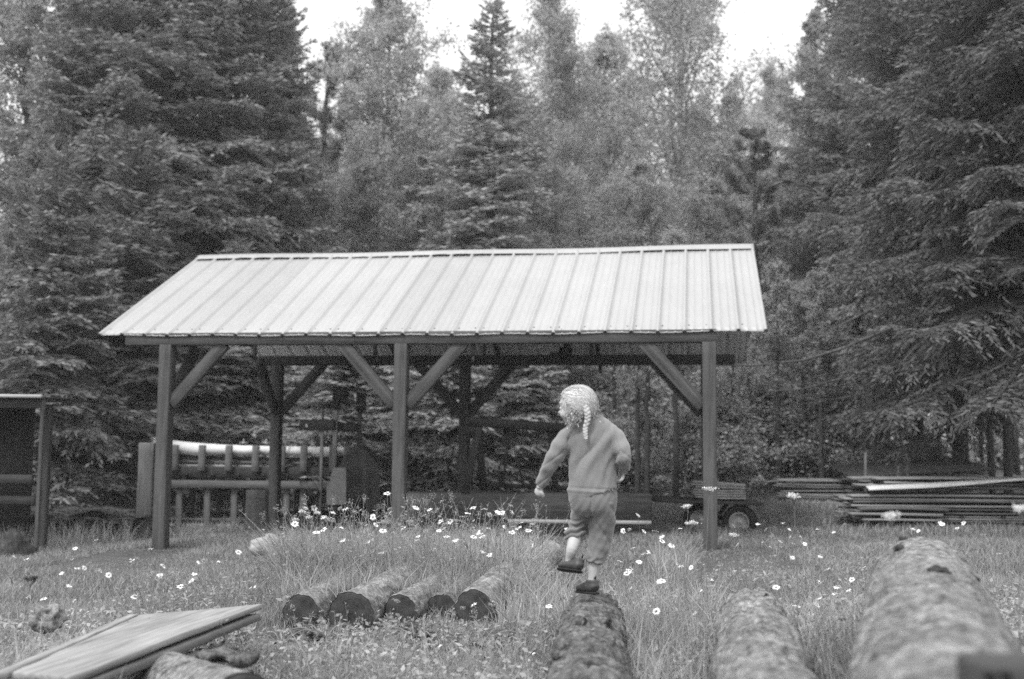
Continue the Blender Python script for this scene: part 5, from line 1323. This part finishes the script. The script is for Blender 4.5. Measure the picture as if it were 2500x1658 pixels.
umbel(1732, 1192, 6.2, 'white yarrow head before the right front post'); umbel(1685, 1275, 6.4, 'white yarrow head bending left of the right front post', size=1.2); umbel(1788, 1305, 6.8, 'small white yarrow head right of the right front post', size=.8)
umbel(1680, 1235, 6.6, 'flat white yarrow head left of the right front post', size=1.2)
for k, (px, py) in enumerate(((735, 1248), (755, 1262), (775, 1250), (722, 1268), (790, 1262), (748, 1240))): umbel(px, py, 7.9 + .1 * k, 'pale yarrow in the tall grass at the left of the flower clump', size=.7, grp='yarrow in the tall grass')
umbel(75, 1412, 5.4, 'dark seed head on a thin stalk at the left above the crumbling stump', True, .8)
def fern(px, d, n, lab, seed, s=1.0):
    rng = np.random.default_rng(seed); x = gx(px, d); z = gzf(x, d); Bs = []; Ds = []; Ls = []; mb = MB()
    for k in range(n):
        a = rng.uniform(0, 6.28); L = rng.uniform(.5, .95) * s; m_ = 26; t = np.linspace(.1, 1, m_)
        P = np.stack([np.cos(a) * L * t * .8, np.sin(a) * L * t * .8, L * (1.1 * t - .75 * t * t)], 1); mb.tube([(0, 0, 0)] + [tuple(q) for q in P[::5]], .004, 4, False)
        for sg in (-1, 1):
            sv = np.array([-math.sin(a), math.cos(a), 0]) * sg; Bs.append(P); Ds.append(np.repeat((sv + np.array([math.cos(a), math.sin(a), -.1]) * .35)[None], m_, 0)); Ls.append(.2 * s * np.sin(np.pi * np.clip(t * .92 + .08, 0, 1)) + .02)
    B = np.concatenate(Bs); D = np.concatenate(Ds); L = np.concatenate(Ls); V = kites(B, D, L, .03 * s, rng, .35, .7)
    o = thing('fern', lab, 'fern', (x, d, z), 'ferns at the left wood edge'); c = link('fronds', mesh_np('fronds', V, quads_for(V), None, MATS['fern_fronds'])); c.parent = o
    c = mb.build('stem', MATS['stem_green']); c.parent = o
for k, px in enumerate((140, 175, 210, 250, 290, 325, 160, 230)): fern(px, 15.6 + .35 * (k % 4), 16, 'fern in the bank of ferns between plank shed and square post', k + 60, 1.15)
for k, (px, d) in enumerate(((800, 6.4), (1020, 6.2), (700, 6.3), (1180, 6.1))): fern(px, d, 7, 'small fern in front of the row of short logs', k + 90, .28)
def bare_branch(pts, d, r, lab):
    mb = MB(); rng = random.Random(len(lab)); P = [at(px, py, d + .4 * math.sin(i)) for i, (px, py) in enumerate(pts)]; mb.tube(P, [r * (1 - .75 * i / (len(P) - 1)) for i in range(len(P))], 6)
    for k in range(16):
        j = rng.randrange(len(P) - 1); q = P[j].lerp(P[j + 1], rng.random()); e = q + Vector((rng.uniform(-.5, -.1), rng.uniform(-.3, .3), rng.uniform(-.25, .25))); mb.tube([q, (q + e) / 2 + Vector((0, 0, .03)), e], [r * .35, r * .25, r * .1], 4)
    tag(mb.build('dead_branch', MATS['grey_bark'], None, True), lab, 'branch', 'bare dead branches at the right')
bare_branch([(2180, 800), (2060, 850), (1960, 880), (1830, 893), (1700, 890)], 18, .035, 'longest bare branch reaching left to the roof end')
bare_branch([(2160, 865), (2050, 925), (1960, 950), (1870, 955)], 18, .03, 'bare branch sagging below the longest one')
bare_branch([(2210, 740), (2150, 745), (2060, 790), (2000, 820)], 17.5, .03, 'bare branch arching high in front of the shaded maple')
bare_branch([(2020, 485), (1965, 455), (1925, 440)], 19, .06, 'stout bare branch in the leaves right above the roof end')
bare_branch([(2120, 960), (2040, 975), (1960, 985)], 18.5, .02, 'lowest bare twig over the shrubs at the right')

# ------------------------------------------------------------------ damp air over the clearing
def build_haze():
    mb = MB(); mb.box((0, 100, 9), (330, 260, 26))
    V, Q, T = mb.arrays(); me = mesh_np('haze', V, Q); o = struct(link('haze', me), 'stuff')
    o['label'] = 'thin damp haze between the trees'
    m = bpy.data.materials.new('haze_air'); m.use_nodes = True; t = m.node_tree; t.nodes.clear(); out_ = t.nodes.new('ShaderNodeOutputMaterial')
    v = t.nodes.new('ShaderNodeVolumePrincipled'); v.inputs['Color'].default_value = (.95, .95, .95, 1); v.inputs['Density'].default_value = .0016; v.inputs['Anisotropy'].default_value = .35
    t.links.new(v.outputs[0], out_.inputs['Volume']); me.materials.append(m)
build_haze()
